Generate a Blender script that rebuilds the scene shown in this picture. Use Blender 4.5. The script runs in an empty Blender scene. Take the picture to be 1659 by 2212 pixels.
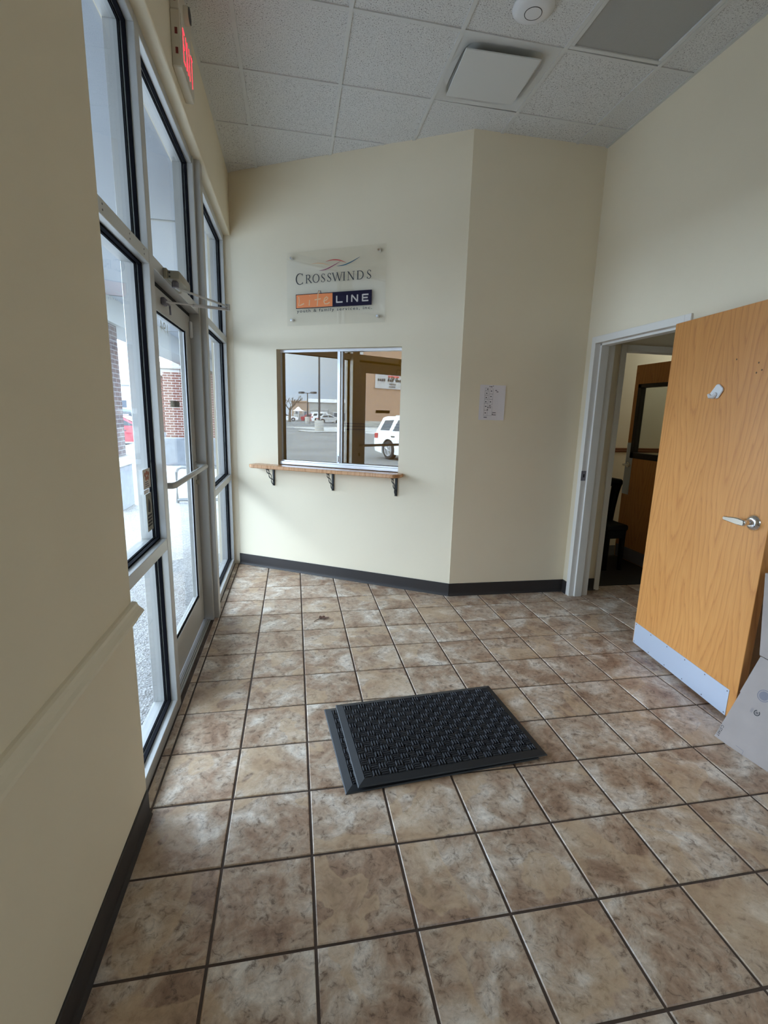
import bpy, bmesh, math, random
from mathutils import Vector, Matrix

random.seed(7)
S = 0.307                       # one floor-tile pitch in metres; the room below is laid out in tile pitches
sc = bpy.context.scene
C = sc.collection
PI = math.pi

# ------------------------------------------------------------------ camera
cd = bpy.data.cameras.new('camera'); cam = bpy.data.objects.new('camera', cd); C.objects.link(cam)
cd.sensor_fit = 'HORIZONTAL'; cd.sensor_width = 36.0; cd.lens = 1046.25 / 1659 * 36.0
cd.clip_start = 0.02; cd.clip_end = 600
yaw, pitch, roll = 0.18618, -0.19986, 0.02668
fwd = Vector((math.sin(yaw)*math.cos(pitch), math.cos(yaw)*math.cos(pitch), math.sin(pitch)))
rgt = Vector((math.cos(yaw), -math.sin(yaw), 0)); up = rgt.cross(fwd)
r2 = rgt*math.cos(roll) + up*math.sin(roll); u2 = -rgt*math.sin(roll) + up*math.cos(roll)
M = Matrix((r2, u2, -fwd)).transposed().to_4x4()
M.translation = Vector((1.84308, -3.76513, 5.03459)) * S
cam.matrix_world = M
sc.camera = cam

# ------------------------------------------------------------------ world: overcast sky
w = bpy.data.worlds.new('overcast_sky'); sc.world = w; w.use_nodes = True
nt = w.node_tree; nt.nodes.clear()
o = nt.nodes.new('ShaderNodeOutputWorld'); bg = nt.nodes.new('ShaderNodeBackground')
def WN(t, **kw):
    n = nt.nodes.new(t)
    for k, v in kw.items(): setattr(n, k, v)
    return n
tc = WN('ShaderNodeTexCoord'); no = WN('ShaderNodeTexNoise'); rp = WN('ShaderNodeValToRGB'); mp = WN('ShaderNodeMapping')
mp.inputs['Scale'].default_value = (1, 1, 4); no.inputs['Scale'].default_value = 1.6; no.inputs['Detail'].default_value = 4
rp.color_ramp.elements[0].position = 0.30; rp.color_ramp.elements[0].color = (0.54, 0.70, 1.0, 1)
rp.color_ramp.elements[1].position = 0.75; rp.color_ramp.elements[1].color = (0.80, 0.90, 1.0, 1)
nt.links.new(tc.outputs['Generated'], mp.inputs['Vector']); nt.links.new(mp.outputs['Vector'], no.inputs['Vector']); nt.links.new(no.outputs['Fac'], rp.inputs['Fac'])
# cloud deck: thin and bright towards the veiled sun beyond the far end of the walk, heavy and blue-grey over the car park
dt = WN('ShaderNodeVectorMath', operation='DOT_PRODUCT'); dt.inputs[1].default_value = (-0.29, 0.957, 0.0); nt.links.new(tc.outputs['Generated'], dt.inputs[0])
az = WN('ShaderNodeMapRange', interpolation_type='SMOOTHSTEP'); nt.links.new(dt.outputs['Value'], az.inputs['Value'])
for k, v in ((1, -0.45), (2, 0.75), (3, 0.22), (4, 1.7)): az.inputs[k].default_value = v
sp = WN('ShaderNodeSeparateXYZ'); nt.links.new(tc.outputs['Generated'], sp.inputs[0])
el = WN('ShaderNodeMapRange', interpolation_type='SMOOTHSTEP'); nt.links.new(sp.outputs['Z'], el.inputs['Value'])
for k, v in ((1, 0.12), (2, 0.75), (3, 0.0), (4, 1.0)): el.inputs[k].default_value = v
mx = WN('ShaderNodeMix', data_type='FLOAT'); nt.links.new(el.outputs[0], mx.inputs[0]); nt.links.new(az.outputs[0], mx.inputs[2]); mx.inputs[3].default_value = 1.35
st = WN('ShaderNodeMath', operation='MULTIPLY'); nt.links.new(mx.outputs[0], st.inputs[0]); st.inputs[1].default_value = 2.3
nt.links.new(rp.outputs['Color'], bg.inputs['Color']); nt.links.new(st.outputs[0], bg.inputs['Strength'])
nt.links.new(bg.outputs['Background'], o.inputs['Surface'])

vs = sc.view_settings
vs.view_transform = 'Standard'; vs.look = 'None'; vs.gamma = 1.0; vs.use_curve_mapping = False
vs.exposure = 2.33
sc.cycles.use_denoising = True
sc.cycles.max_bounces = 12; sc.cycles.diffuse_bounces = 6; sc.cycles.glossy_bounces = 6
sc.cycles.transparent_max_bounces = 20; sc.cycles.transmission_bounces = 8
sc.cycles.caustics_reflective = False; sc.cycles.caustics_refractive = False
sc.cycles.sample_clamp_indirect = 8

def portal(x, y0, y1, z0, z1):          # sampling aid for the sky light at the storefront openings
    l = bpy.data.lights.new('storefront_portal', 'AREA'); l.shape = 'RECTANGLE'
    l.size = (y1-y0)*S; l.size_y = (z1-z0)*S; l.cycles.is_portal = True
    ob = bpy.data.objects.new('storefront_portal', l); C.objects.link(ob)
    ob.location = (x*S, (y0+y1)/2*S, (z0+z1)/2*S)
    ob.rotation_euler = Matrix(((0, 0, -1), (1, 0, 0), (0, 1, 0))).to_euler()   # -Z axis looks to +X
    ob.rotation_euler = Vector((1, 0, 0)).to_track_quat('-Z', 'Z').to_euler()
portal(-0.6, 1.6, 12.4, 0.1, 10.0)
def portal_y(y, x0, x1, z0, z1):
    l = bpy.data.lights.new('rear_portal', 'AREA'); l.shape = 'RECTANGLE'; l.size = (x1-x0)*S; l.size_y = (z1-z0)*S; l.cycles.is_portal = True
    ob = bpy.data.objects.new('rear_portal', l); C.objects.link(ob); ob.location = ((x0+x1)/2*S, y*S, (z0+z1)/2*S)
    ob.rotation_euler = Vector((0, 1, 0)).to_track_quat('-Z', 'Z').to_euler()
portal_y(-9.5, 5.4, 8.6, 5.0, 9.6)

# ------------------------------------------------------------------ materials
MATS = {}
def newmat(name):
    m = bpy.data.materials.new(name); m.use_nodes = True; MATS[name] = m
    nt = m.node_tree; b = nt.nodes['Principled BSDF']
    return m, nt, b
def N(nt, t, **kw):
    n = nt.nodes.new(t)
    for k, v in kw.items():
        if k in n.inputs: n.inputs[k].default_value = v
        else: setattr(n, k, v)
    return n
def L(nt, a, b): nt.links.new(a, b)
def c4(c): return (c[0], c[1], c[2], 1)
def ramp(nt, stops):
    r = N(nt, 'ShaderNodeValToRGB'); e = r.color_ramp.elements
    while len(e) < len(stops): e.new(0.5)
    for i, (p, c) in enumerate(stops): e[i].position = p; e[i].color = c4(c)
    return r
def coords(nt, scale=(1, 1, 1), rnd=False):
    t = N(nt, 'ShaderNodeTexCoord'); mp = N(nt, 'ShaderNodeMapping', Scale=scale)
    L(nt, t.outputs['Object'], mp.inputs['Vector'])
    if rnd:
        oi = N(nt, 'ShaderNodeObjectInfo'); mu = N(nt, 'ShaderNodeMath', operation='MULTIPLY'); mu.inputs[1].default_value = 57.0
        L(nt, oi.outputs['Random'], mu.inputs[0]); cb = N(nt, 'ShaderNodeCombineXYZ')
        mu2 = N(nt, 'ShaderNodeMath', operation='MULTIPLY'); mu2.inputs[1].default_value = 113.0
        L(nt, oi.outputs['Random'], mu2.inputs[0])
        L(nt, mu.outputs[0], cb.inputs[0]); L(nt, mu2.outputs[0], cb.inputs[1]); L(nt, mu.outputs[0], cb.inputs[2])
        L(nt, cb.outputs[0], mp.inputs['Location'])
    return mp.outputs['Vector']
def plain(name, col, rough=0.5, metal=0.0, var=0.0, vscale=6.0, bump=0.0, bscale=200.0, spec=None):
    m, nt, b = newmat(name)
    b.inputs['Base Color'].default_value = c4(col); b.inputs['Roughness'].default_value = rough; b.inputs['Metallic'].default_value = metal
    if spec is not None: b.inputs['Specular IOR Level'].default_value = spec
    v = coords(nt)
    if var:
        n = N(nt, 'ShaderNodeTexNoise', Scale=vscale, Detail=5.0); L(nt, v, n.inputs['Vector'])
        r = ramp(nt, [(0.3, [max(0, x*(1-var)) for x in col]), (0.7, [min(1, x*(1+var)) for x in col])])
        L(nt, n.outputs['Fac'], r.inputs['Fac']); L(nt, r.outputs['Color'], b.inputs['Base Color'])
    if bump:
        n = N(nt, 'ShaderNodeTexNoise', Scale=bscale, Detail=3.0); L(nt, v, n.inputs['Vector'])
        bp = N(nt, 'ShaderNodeBump', Strength=bump, Distance=0.002); L(nt, n.outputs['Fac'], bp.inputs['Height'])
        L(nt, bp.outputs['Normal'], b.inputs['Normal'])
    return m
def emit(name, col, st):
    m, nt, b = newmat(name)
    b.inputs['Base Color'].default_value = c4(col); b.inputs['Emission Color'].default_value = c4(col); b.inputs['Emission Strength'].default_value = st
    return m
def glass(name, tint=(0.93, 0.96, 0.95), refl=None, graze=0.42, base=0.03, gcol=(1, 1, 1), rough=0.0):
    m, nt, b = newmat(name); nt.nodes.remove(b); out = nt.nodes['Material Output']
    t = N(nt, 'ShaderNodeBsdfTransparent', Color=c4(tint)); g = N(nt, 'ShaderNodeBsdfGlossy', Color=c4(gcol), Roughness=rough)
    mx = N(nt, 'ShaderNodeMixShader')
    if refl is None:
        f = N(nt, 'ShaderNodeLayerWeight', Blend=0.5); pw = N(nt, 'ShaderNodeMath', operation='POWER'); pw.inputs[1].default_value = 5.0
        ma = N(nt, 'ShaderNodeMath', operation='MULTIPLY_ADD'); ma.inputs[1].default_value = graze; ma.inputs[2].default_value = base
        L(nt, f.outputs['Facing'], pw.inputs[0]); L(nt, pw.outputs[0], ma.inputs[0]); L(nt, ma.outputs[0], mx.inputs[0])
    else: mx.inputs[0].default_value = refl
    L(nt, t.outputs[0], mx.inputs[1]); L(nt, g.outputs[0], mx.inputs[2]); L(nt, mx.outputs[0], out.inputs['Surface'])
    return m

plain('wall_paint', (0.82, 0.73, 0.56), 0.75, bump=0.12, bscale=90, var=0.02, vscale=2.0)
plain('trim_paint', (0.80, 0.775, 0.73), 0.5)
plain('chair_rail_paint', (0.82, 0.73, 0.56), 0.45)
plain('ceiling_white', (0.62, 0.62, 0.60), 0.6)
plain('device_white', (0.72, 0.72, 0.73), 0.4)
plain('aluminium', (0.55, 0.55, 0.545), 0.42, 0.55)
plain('door_aluminium', (0.50, 0.485, 0.455), 0.45, 0.35)
plain('bright_aluminium', (0.78, 0.79, 0.82), 0.3, 0.8)
plain('kick_steel', (0.62, 0.69, 0.82), 0.42, 0.6)
plain('chrome', (0.80, 0.80, 0.82), 0.16, 1.0)
plain('gasket', (0.008, 0.008, 0.011), 0.9, spec=0.05)
plain('black_gap', (0.006, 0.006, 0.006), 0.9)
plain('base_rubber', (0.026, 0.021, 0.020), 0.6)
plain('mat_rubber', (0.016, 0.017, 0.020), 0.55, bump=0.1, bscale=400)
plain('mat_fibre', (0.040, 0.040, 0.046), 0.7, bump=0.5, bscale=500, var=0.3, vscale=60)
plain('grout', (0.085, 0.058, 0.045), 0.85, var=0.2, vscale=15)
plain('closer_tan', (0.34, 0.31, 0.24), 0.45, 0.2)
plain('black_iron', (0.012, 0.012, 0.012), 0.5)
plain('paper', (0.78, 0.74, 0.76), 0.7)
plain('ink', (0.04, 0.04, 0.045), 0.8)
plain('ink_grey', (0.20, 0.19, 0.22), 0.8)
plain('ink_dark_grey', (0.05, 0.05, 0.05), 0.7)
plain('logo_orange', (0.90, 0.27, 0.08), 0.45)
plain('logo_navy', (0.012, 0.009, 0.030), 0.6, spec=0.15)
plain('logo_silver', (0.62, 0.58, 0.53), 0.4)
plain('logo_sand', (0.80, 0.52, 0.30), 0.5)
plain('logo_red', (0.62, 0.09, 0.08), 0.5)
plain('logo_plum', (0.30, 0.05, 0.12), 0.5)
plain('logo_teal', (0.02, 0.12, 0.20), 0.5)
plain('exit_housing', (0.66, 0.60, 0.49), 0.5)
emit('exit_red', (1.0, 0.02, 0.04), 0.65)
plain('exit_slot', (0.16, 0.015, 0.012), 0.6)
plain('light_lens', (0.36, 0.36, 0.345), 0.35, bump=0.6, bscale=130)
plain('cardboard', (0.36, 0.305, 0.28), 0.85, var=0.06, vscale=8, bump=0.05, bscale=60)
plain('leaf_brown', (0.13, 0.062, 0.038), 0.8, var=0.4, vscale=60)
plain('dark_frame', (0.018, 0.012, 0.008), 0.5)
plain('carpet', (0.030, 0.026, 0.020), 0.95, bump=0.6, bscale=500, var=0.3, vscale=200)
plain('black_wood', (0.005, 0.005, 0.005), 0.6, spec=0.2)
plain('rail_wood', (0.20, 0.07, 0.025), 0.5)
plain('white_decal', (0.8, 0.8, 0.82), 0.6)
plain('sticker_white', (0.72, 0.68, 0.64), 0.6)
plain('sticker_grey', (0.30, 0.29, 0.24), 0.6, var=0.25, vscale=40)
plain('sticker_orange', (0.60, 0.20, 0.10), 0.6)
plain('sticker_brown', (0.13, 0.07, 0.025), 0.6)
# outside
plain('soffit', (0.40, 0.43, 0.48), 0.7)
plain('beam_stucco', (0.36, 0.37, 0.37), 0.8, bump=0.2, bscale=60)
plain('stone_block', (0.20, 0.215, 0.24), 0.85, var=0.15, vscale=8, bump=0.5, bscale=40)
plain('stone_cap', (0.40, 0.38, 0.35), 0.8, var=0.08)
plain('brick_single', (0.17, 0.062, 0.044), 0.85, var=0.2, vscale=9)
plain('mortar', (0.52, 0.49, 0.46), 0.9)
plain('asphalt', (0.14, 0.138, 0.138), 0.9, var=0.18, vscale=0.35, bump=0.3, bscale=60)
plain('concrete', (0.34, 0.335, 0.33), 0.85, var=0.1, vscale=0.8, bump=0.2, bscale=40)
plain('car_white', (0.80, 0.81, 0.84), 0.25)
plain('car_red', (0.34, 0.045, 0.06), 0.25)
plain('car_blue', (0.10, 0.16, 0.27), 0.25)
plain('car_silver', (0.48, 0.50, 0.52), 0.3)
plain('car_glass', (0.02, 0.025, 0.03), 0.06)
plain('tyre', (0.016, 0.016, 0.017), 0.8)
plain('rim', (0.52, 0.52, 0.54), 0.3, 0.6)
plain('tail_red', (0.40, 0.02, 0.02), 0.3)
plain('bark', (0.13, 0.105, 0.085), 0.9)
plain('far_grey', (0.34, 0.34, 0.335), 0.85)
plain('far_white', (0.75, 0.76, 0.77), 0.8)
plain('far_tan', (0.36, 0.26, 0.20), 0.85)
plain('far_window', (0.10, 0.12, 0.15), 0.3)
plain('pole_dark', (0.045, 0.045, 0.05), 0.6)
plain('rack_steel', (0.45, 0.46, 0.47), 0.3, 0.9)
glass('storefront_glass')
glass('acrylic', tint=(0.995, 0.995, 0.992), graze=0.3, base=0.045)
glass('reception_glass', tint=(0.66, 0.56, 0.30), refl=0.18)
glass('lite_glass', tint=(0.8, 0.82, 0.8), refl=0.12)

def m_tile():
    m, nt, b = newmat('stone_tile'); v = coords(nt, rnd=True)
    n1 = N(nt, 'ShaderNodeTexNoise', Scale=5.5, Detail=9.0, Roughness=0.66, Distortion=0.5); L(nt, v, n1.inputs['Vector'])
    r1 = ramp(nt, [(0.28, (0.19, 0.105, 0.065)), (0.42, (0.37, 0.245, 0.168)), (0.52, (0.475, 0.365, 0.275)), (0.66, (0.74, 0.67, 0.59))]); L(nt, n1.outputs['Fac'], r1.inputs['Fac'])
    n2 = N(nt, 'ShaderNodeTexNoise', Scale=34.0, Detail=8.0, Roughness=0.75, Distortion=0.7); L(nt, v, n2.inputs['Vector'])
    r2 = ramp(nt, [(0.36, (0.26, 0.20, 0.17)), (0.46, (0.92, 0.91, 0.90)), (0.66, (1.3, 1.29, 1.27))]); L(nt, n2.outputs['Fac'], r2.inputs['Fac'])
    mx = N(nt, 'ShaderNodeMix', data_type='RGBA', blend_type='MULTIPLY'); mx.inputs[0].default_value = 0.8
    L(nt, r1.outputs['Color'], mx.inputs[6]); L(nt, r2.outputs['Color'], mx.inputs[7])
    # sandy slate-like ledges: one crisp edge that fades on the other side
    n3 = N(nt, 'ShaderNodeTexNoise', Scale=2.4, Detail=4.0, Roughness=0.45, Distortion=0.6); L(nt, v, n3.inputs['Vector'])
    r3 = ramp(nt, [(0.565, (0, 0, 0)), (0.575, (1, 1, 1)), (0.66, (0.2, 0.2, 0.2)), (0.72, (0, 0, 0))]); L(nt, n3.outputs['Fac'], r3.inputs['Fac'])
    mx2 = N(nt, 'ShaderNodeMix', data_type='RGBA', blend_type='MIX'); L(nt, mx.outputs[2], mx2.inputs[6]); mx2.inputs[7].default_value = (0.60, 0.43, 0.27, 1)
    sc_ = N(nt, 'ShaderNodeMath', operation='MULTIPLY'); sc_.inputs[1].default_value = 0.55
    L(nt, r3.outputs['Color'], sc_.inputs[0]); L(nt, sc_.outputs[0], mx2.inputs[0])
    L(nt, mx2.outputs[2], b.inputs['Base Color'])
    b.inputs['Roughness'].default_value = 0.36; b.inputs['Specular IOR Level'].default_value = 0.55
    bp = N(nt, 'ShaderNodeBump', Strength=0.35, Distance=0.003); L(nt, n2.outputs['Fac'], bp.inputs['Height']); L(nt, bp.outputs['Normal'], b.inputs['Normal'])
m_tile()

def m_ceiling():
    m, nt, b = newmat('acoustic_tile'); v = coords(nt, rnd=True)
    n = N(nt, 'ShaderNodeTexNoise', Scale=150.0, Detail=2.0, Roughness=0.55, Distortion=0.3); L(nt, v, n.inputs['Vector'])
    r = ramp(nt, [(0.31, (0.18, 0.17, 0.165)), (0.40, (0.60, 0.595, 0.58)), (0.62, (0.72, 0.715, 0.70))]); L(nt, n.outputs['Fac'], r.inputs['Fac'])
    L(nt, r.outputs['Color'], b.inputs['Base Color']); b.inputs['Roughness'].default_value = 0.9
    bp = N(nt, 'ShaderNodeBump', Strength=0.8, Distance=0.004); L(nt, n.outputs['Fac'], bp.inputs['Height']); L(nt, bp.outputs['Normal'], b.inputs['Normal'])
m_ceiling()

def m_oak(name, c0, c1, c2, rough=0.38):
    m, nt, b = newmat(name)
    t = N(nt, 'ShaderNodeTexCoord'); sp = N(nt, 'ShaderNodeSeparateXYZ'); L(nt, t.outputs['Object'], sp.inputs[0])
    nz = N(nt, 'ShaderNodeTexNoise', Scale=1.1, Detail=2.0); L(nt, t.outputs['Object'], nz.inputs['Vector'])
    ofs = N(nt, 'ShaderNodeMath', operation='MULTIPLY_ADD'); L(nt, nz.outputs['Fac'], ofs.inputs[0]); ofs.inputs[1].default_value = 0.16; L(nt, sp.outputs['X'], ofs.inputs[2])
    pp = N(nt, 'ShaderNodeMath', operation='PINGPONG'); pp.inputs[1].default_value = 0.17; L(nt, ofs.outputs[0], pp.inputs[0])
    # rings around a steeply raked pith: V-shaped cathedral figure
    sq = N(nt, 'ShaderNodeMath', operation='POWER'); sq.inputs[1].default_value = 1.35; L(nt, pp.outputs[0], sq.inputs[0])
    a1 = N(nt, 'ShaderNodeMath', operation='MULTIPLY'); a1.inputs[1].default_value = 44.0; L(nt, sq.outputs[0], a1.inputs[0])
    a2 = N(nt, 'ShaderNodeMath', operation='MULTIPLY_ADD'); a2.inputs[1].default_value = -2.9; L(nt, sp.outputs['Z'], a2.inputs[0]); L(nt, a1.outputs[0], a2.inputs[2])
    mp = N(nt, 'ShaderNodeMapping', Scale=(9, 9, 0.9)); L(nt, t.outputs['Object'], mp.inputs['Vector'])
    n2 = N(nt, 'ShaderNodeTexNoise', Scale=1.0, Detail=4.0); L(nt, mp.outputs['Vector'], n2.inputs['Vector'])
    a3 = N(nt, 'ShaderNodeMath', operation='MULTIPLY_ADD'); a3.inputs[1].default_value = 4.0; L(nt, n2.outputs['Fac'], a3.inputs[0]); L(nt, a2.outputs[0], a3.inputs[2])
    fr = N(nt, 'ShaderNodeMath', operation='FRACT'); L(nt, a3.outputs[0], fr.inputs[0])
    r = ramp(nt, [(0.0, c0), (0.16, c1), (0.75, c2), (0.93, c1), (1.0, c0)]); L(nt, fr.outputs[0], r.inputs['Fac'])
    mp2 = N(nt, 'ShaderNodeMapping', Scale=(320, 320, 7)); L(nt, t.outputs['Object'], mp2.inputs['Vector'])
    n3 = N(nt, 'ShaderNodeTexNoise', Scale=1.0, Detail=3.0); L(nt, mp2.outputs['Vector'], n3.inputs['Vector'])
    r3 = ramp(nt, [(0.32, (0.80, 0.76, 0.70)), (0.55, (1, 1, 1))]); L(nt, n3.outputs['Fac'], r3.inputs['Fac'])
    mx = N(nt, 'ShaderNodeMix', data_type='RGBA', blend_type='MULTIPLY'); mx.inputs[0].default_value = 0.6
    L(nt, r.outputs['Color'], mx.inputs[6]); L(nt, r3.outputs['Color'], mx.inputs[7])
    mp4 = N(nt, 'ShaderNodeMapping', Scale=(3.0, 3.0, 0.8)); L(nt, t.outputs['Object'], mp4.inputs['Vector'])
    n4 = N(nt, 'ShaderNodeTexNoise', Scale=1.0, Detail=2.0); L(nt, mp4.outputs['Vector'], n4.inputs['Vector'])
    r4 = ramp(nt, [(0.3, (0.90, 0.86, 0.80)), (0.65, (1, 1, 1))]); L(nt, n4.outputs['Fac'], r4.inputs['Fac'])
    mx4 = N(nt, 'ShaderNodeMix', data_type='RGBA', blend_type='MULTIPLY'); mx4.inputs[0].default_value = 0.9
    L(nt, mx.outputs[2], mx4.inputs[6]); L(nt, r4.outputs['Color'], mx4.inputs[7])
    L(nt, mx4.outputs[2], b.inputs['Base Color']); b.inputs['Roughness'].default_value = rough
m_oak('oak', (0.55, 0.225, 0.062), (0.64, 0.285, 0.080), (0.68, 0.315, 0.094))
m_oak('oak_shelf', (0.46, 0.22, 0.10), (0.58, 0.31, 0.15), (0.64, 0.36, 0.19), 0.25)

def m_brick(name, c1, c2, mortar, scale=1.0):
    m, nt, b = newmat(name); t = N(nt, 'ShaderNodeTexCoord'); g = N(nt, 'ShaderNodeNewGeometry')
    sp = N(nt, 'ShaderNodeSeparateXYZ'); L(nt, t.outputs['Object'], sp.inputs[0])
    ad = N(nt, 'ShaderNodeMath', operation='ADD'); L(nt, sp.outputs['X'], ad.inputs[0]); L(nt, sp.outputs['Y'], ad.inputs[1])
    cb = N(nt, 'ShaderNodeCombineXYZ'); L(nt, ad.outputs[0], cb.inputs[0]); L(nt, sp.outputs['Z'], cb.inputs[1])
    br = N(nt, 'ShaderNodeTexBrick', Color1=c4(c1), Color2=c4(c2), Mortar=c4(mortar))
    br.inputs['Scale'].default_value = scale; br.inputs['Mortar Size'].default_value = 0.007
    br.inputs['Brick Width'].default_value = 0.203; br.inputs['Row Height'].default_value = 0.068
    L(nt, cb.outputs[0], br.inputs['Vector']); L(nt, br.outputs['Color'], b.inputs['Base Color']); b.inputs['Roughness'].default_value = 0.85
    bp = N(nt, 'ShaderNodeBump', Strength=0.6, Distance=0.01, invert=True); L(nt, br.outputs['Fac'], bp.inputs['Height']); L(nt, bp.outputs['Normal'], b.inputs['Normal'])
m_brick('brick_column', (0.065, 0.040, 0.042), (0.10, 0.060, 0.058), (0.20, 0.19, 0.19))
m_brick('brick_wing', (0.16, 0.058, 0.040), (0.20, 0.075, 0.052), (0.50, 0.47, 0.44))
m_brick('brick_far', (0.34, 0.205, 0.135), (0.38, 0.235, 0.155), (0.42, 0.29, 0.21))

def m_aggregate():
    m, nt, b = newmat('pebble_concrete'); v = coords(nt)
    vo = N(nt, 'ShaderNodeTexVoronoi', Scale=75.0); L(nt, v, vo.inputs['Vector'])
    r = ramp(nt, [(0.0, (0.15, 0.14, 0.13)), (0.5, (0.27, 0.262, 0.255)), (1.0, (0.46, 0.455, 0.45))]); L(nt, vo.outputs['Color'], r.inputs['Fac'])
    n = N(nt, 'ShaderNodeTexNoise', Scale=3.0, Detail=4.0); L(nt, v, n.inputs['Vector'])
    r2 = ramp(nt, [(0.3, (0.8, 0.8, 0.8)), (0.7, (1.05, 1.05, 1.05))]); L(nt, n.outputs['Fac'], r2.inputs['Fac'])
    mx = N(nt, 'ShaderNodeMix', data_type='RGBA', blend_type='MULTIPLY'); mx.inputs[0].default_value = 1
    L(nt, r.outputs['Color'], mx.inputs[6]); L(nt, r2.outputs['Color'], mx.inputs[7]); L(nt, mx.outputs[2], b.inputs['Base Color'])
    b.inputs['Roughness'].default_value = 0.7
    bp = N(nt, 'ShaderNodeBump', Strength=0.7, Distance=0.006); L(nt, vo.outputs['Distance'], bp.inputs['Height']); L(nt, bp.outputs['Normal'], b.inputs['Normal'])
m_aggregate()

# ------------------------------------------------------------------ mesh helpers
class Frame:
    def __init__(s, o=(0, 0, 0), rz=0.0): s.o = Vector(o); s.rz = rz
    def w(s, v): return s.o + Matrix.Rotation(s.rz, 3, 'Z') @ Vector(v)
WORLD = Frame()
BASE = {}          # object -> base point in its own frame
class MB:
    def __init__(s): s.bm = bmesh.new()
    def box(s, x0, x1, y0, y1, z0, z1, bev=0.0, seg=1):
        vs = [s.bm.verts.new(p) for p in ((x0,y0,z0),(x1,y0,z0),(x1,y1,z0),(x0,y1,z0),(x0,y0,z1),(x1,y0,z1),(x1,y1,z1),(x0,y1,z1))]
        fs = [s.bm.faces.new([vs[i] for i in q]) for q in ((3,2,1,0),(4,5,6,7),(0,1,5,4),(1,2,6,5),(2,3,7,6),(3,0,4,7))]
        if bev:
            es = list({e for f in fs for e in f.edges})
            bmesh.ops.bevel(s.bm, geom=es, offset=bev, segments=seg, affect='EDGES', profile=0.5)
        return s
    def prism(s, pts, h0, h1, ax='z', bev=0.0):
        """polygon pts (2-D) extruded along an axis: 'z' -> (a,b,h); 'y' -> (a,h,b); 'x' -> (h,a,b)"""
        def P(a, b, h): return {'z': (a, b, h), 'y': (a, h, b), 'x': (h, a, b)}[ax]
        lo = [s.bm.verts.new(P(a, b, h0)) for a, b in pts]; hi = [s.bm.verts.new(P(a, b, h1)) for a, b in pts]
        n = len(pts); fs = [s.bm.faces.new(lo), s.bm.faces.new(hi)]
        for i in range(n): fs.append(s.bm.faces.new((lo[i], lo[(i+1) % n], hi[(i+1) % n], hi[i])))
        bmesh.ops.recalc_face_normals(s.bm, faces=fs)
        if bev:
            bmesh.ops.bevel(s.bm, geom=list({e for f in fs for e in f.edges}), offset=bev, segments=1, affect='EDGES')
        return s
    def tube(s, pts, r, seg=8, caps=True):
        pts = [Vector(p) for p in pts]; rings = []
        rr = r if isinstance(r, (list, tuple)) else [r]*len(pts)
        for i, p in enumerate(pts):
            d = (pts[min(i+1, len(pts)-1)] - pts[max(i-1, 0)]).normalized()
            a = d.cross(Vector((0, 0, 1)));
            if a.length < 1e-3: a = d.cross(Vector((1, 0, 0)))
            a.normalize(); b = d.cross(a)
            rings.append([s.bm.verts.new(p + (a*math.cos(t*2*PI/seg) + b*math.sin(t*2*PI/seg))*rr[i]) for t in range(seg)])
        for i in range(len(rings)-1):
            for t in range(seg): s.bm.faces.new((rings[i][t], rings[i][(t+1) % seg], rings[i+1][(t+1) % seg], rings[i+1][t]))
        if caps: s.bm.faces.new(rings[0]); s.bm.faces.new(rings[-1][::-1])
        return s
    def lathe(s, prof, c=(0, 0, 0), ax='z', seg=32):
        rings = []
        for r, h in prof:
            ring = []
            for t in range(seg):
                a = t*2*PI/seg; u, v = r*math.cos(a), r*math.sin(a)
                p = {'z': (u, v, h), 'y': (u, h, v), 'x': (h, u, v)}[ax]
                ring.append(s.bm.verts.new(Vector(p)+Vector(c)))
            rings.append(ring)
        for i in range(len(rings)-1):
            for t in range(seg): s.bm.faces.new((rings[i][t], rings[i][(t+1) % seg], rings[i+1][(t+1) % seg], rings[i+1][t]))
        if prof[0][0] > 1e-5: s.bm.faces.new(rings[0])
        if prof[-1][0] > 1e-5: s.bm.faces.new(rings[-1][::-1])
        return s
    def quad(s, a, b, c, d): s.bm.faces.new([s.bm.verts.new(p) for p in (a, b, c, d)]); return s
    def ribbon(s, pts, wd, y=0.0, th=0.004):
        """flat pen stroke in the local XZ plane, facing -Y; wd may taper"""
        pts = [Vector((p[0], p[1])) for p in pts]; ww = wd if isinstance(wd, (list, tuple)) else [wd]*len(pts)
        Lp, Rp = [], []
        for i, p in enumerate(pts):
            d = (pts[min(i+1, len(pts)-1)] - pts[max(i-1, 0)])
            d = d.normalized() if d.length > 0 else Vector((1, 0)); n = Vector((-d.y, d.x))
            Lp.append(p + n*ww[i]/2); Rp.append(p - n*ww[i]/2)
        for i in range(len(pts)-1):
            q = [Lp[i], Lp[i+1], Rp[i+1], Rp[i]]
            f = [s.bm.verts.new((v.x, y-th, v.y)) for v in q]; bk = [s.bm.verts.new((v.x, y, v.y)) for v in q]
            s.bm.faces.new(f); s.bm.faces.new(bk[::-1])
            for k in range(4): s.bm.faces.new((f[k], bk[k], bk[(k+1) % 4], f[(k+1) % 4]))
        return s
    def mesh(s, name, base, scale, smooth):
        bmesh.ops.remove_doubles(s.bm, verts=s.bm.verts[:], dist=1e-6)
        bmesh.ops.recalc_face_normals(s.bm, faces=s.bm.faces[:])
        for v in s.bm.verts: v.co = (v.co - base)*scale
        me = bpy.data.meshes.new(name); s.bm.to_mesh(me); s.bm.free()
        if smooth:
            for p in me.polygons: p.use_smooth = True
            me.set_sharp_from_angle(angle=math.radians(smooth if smooth is not True else 40))
        return me
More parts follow.
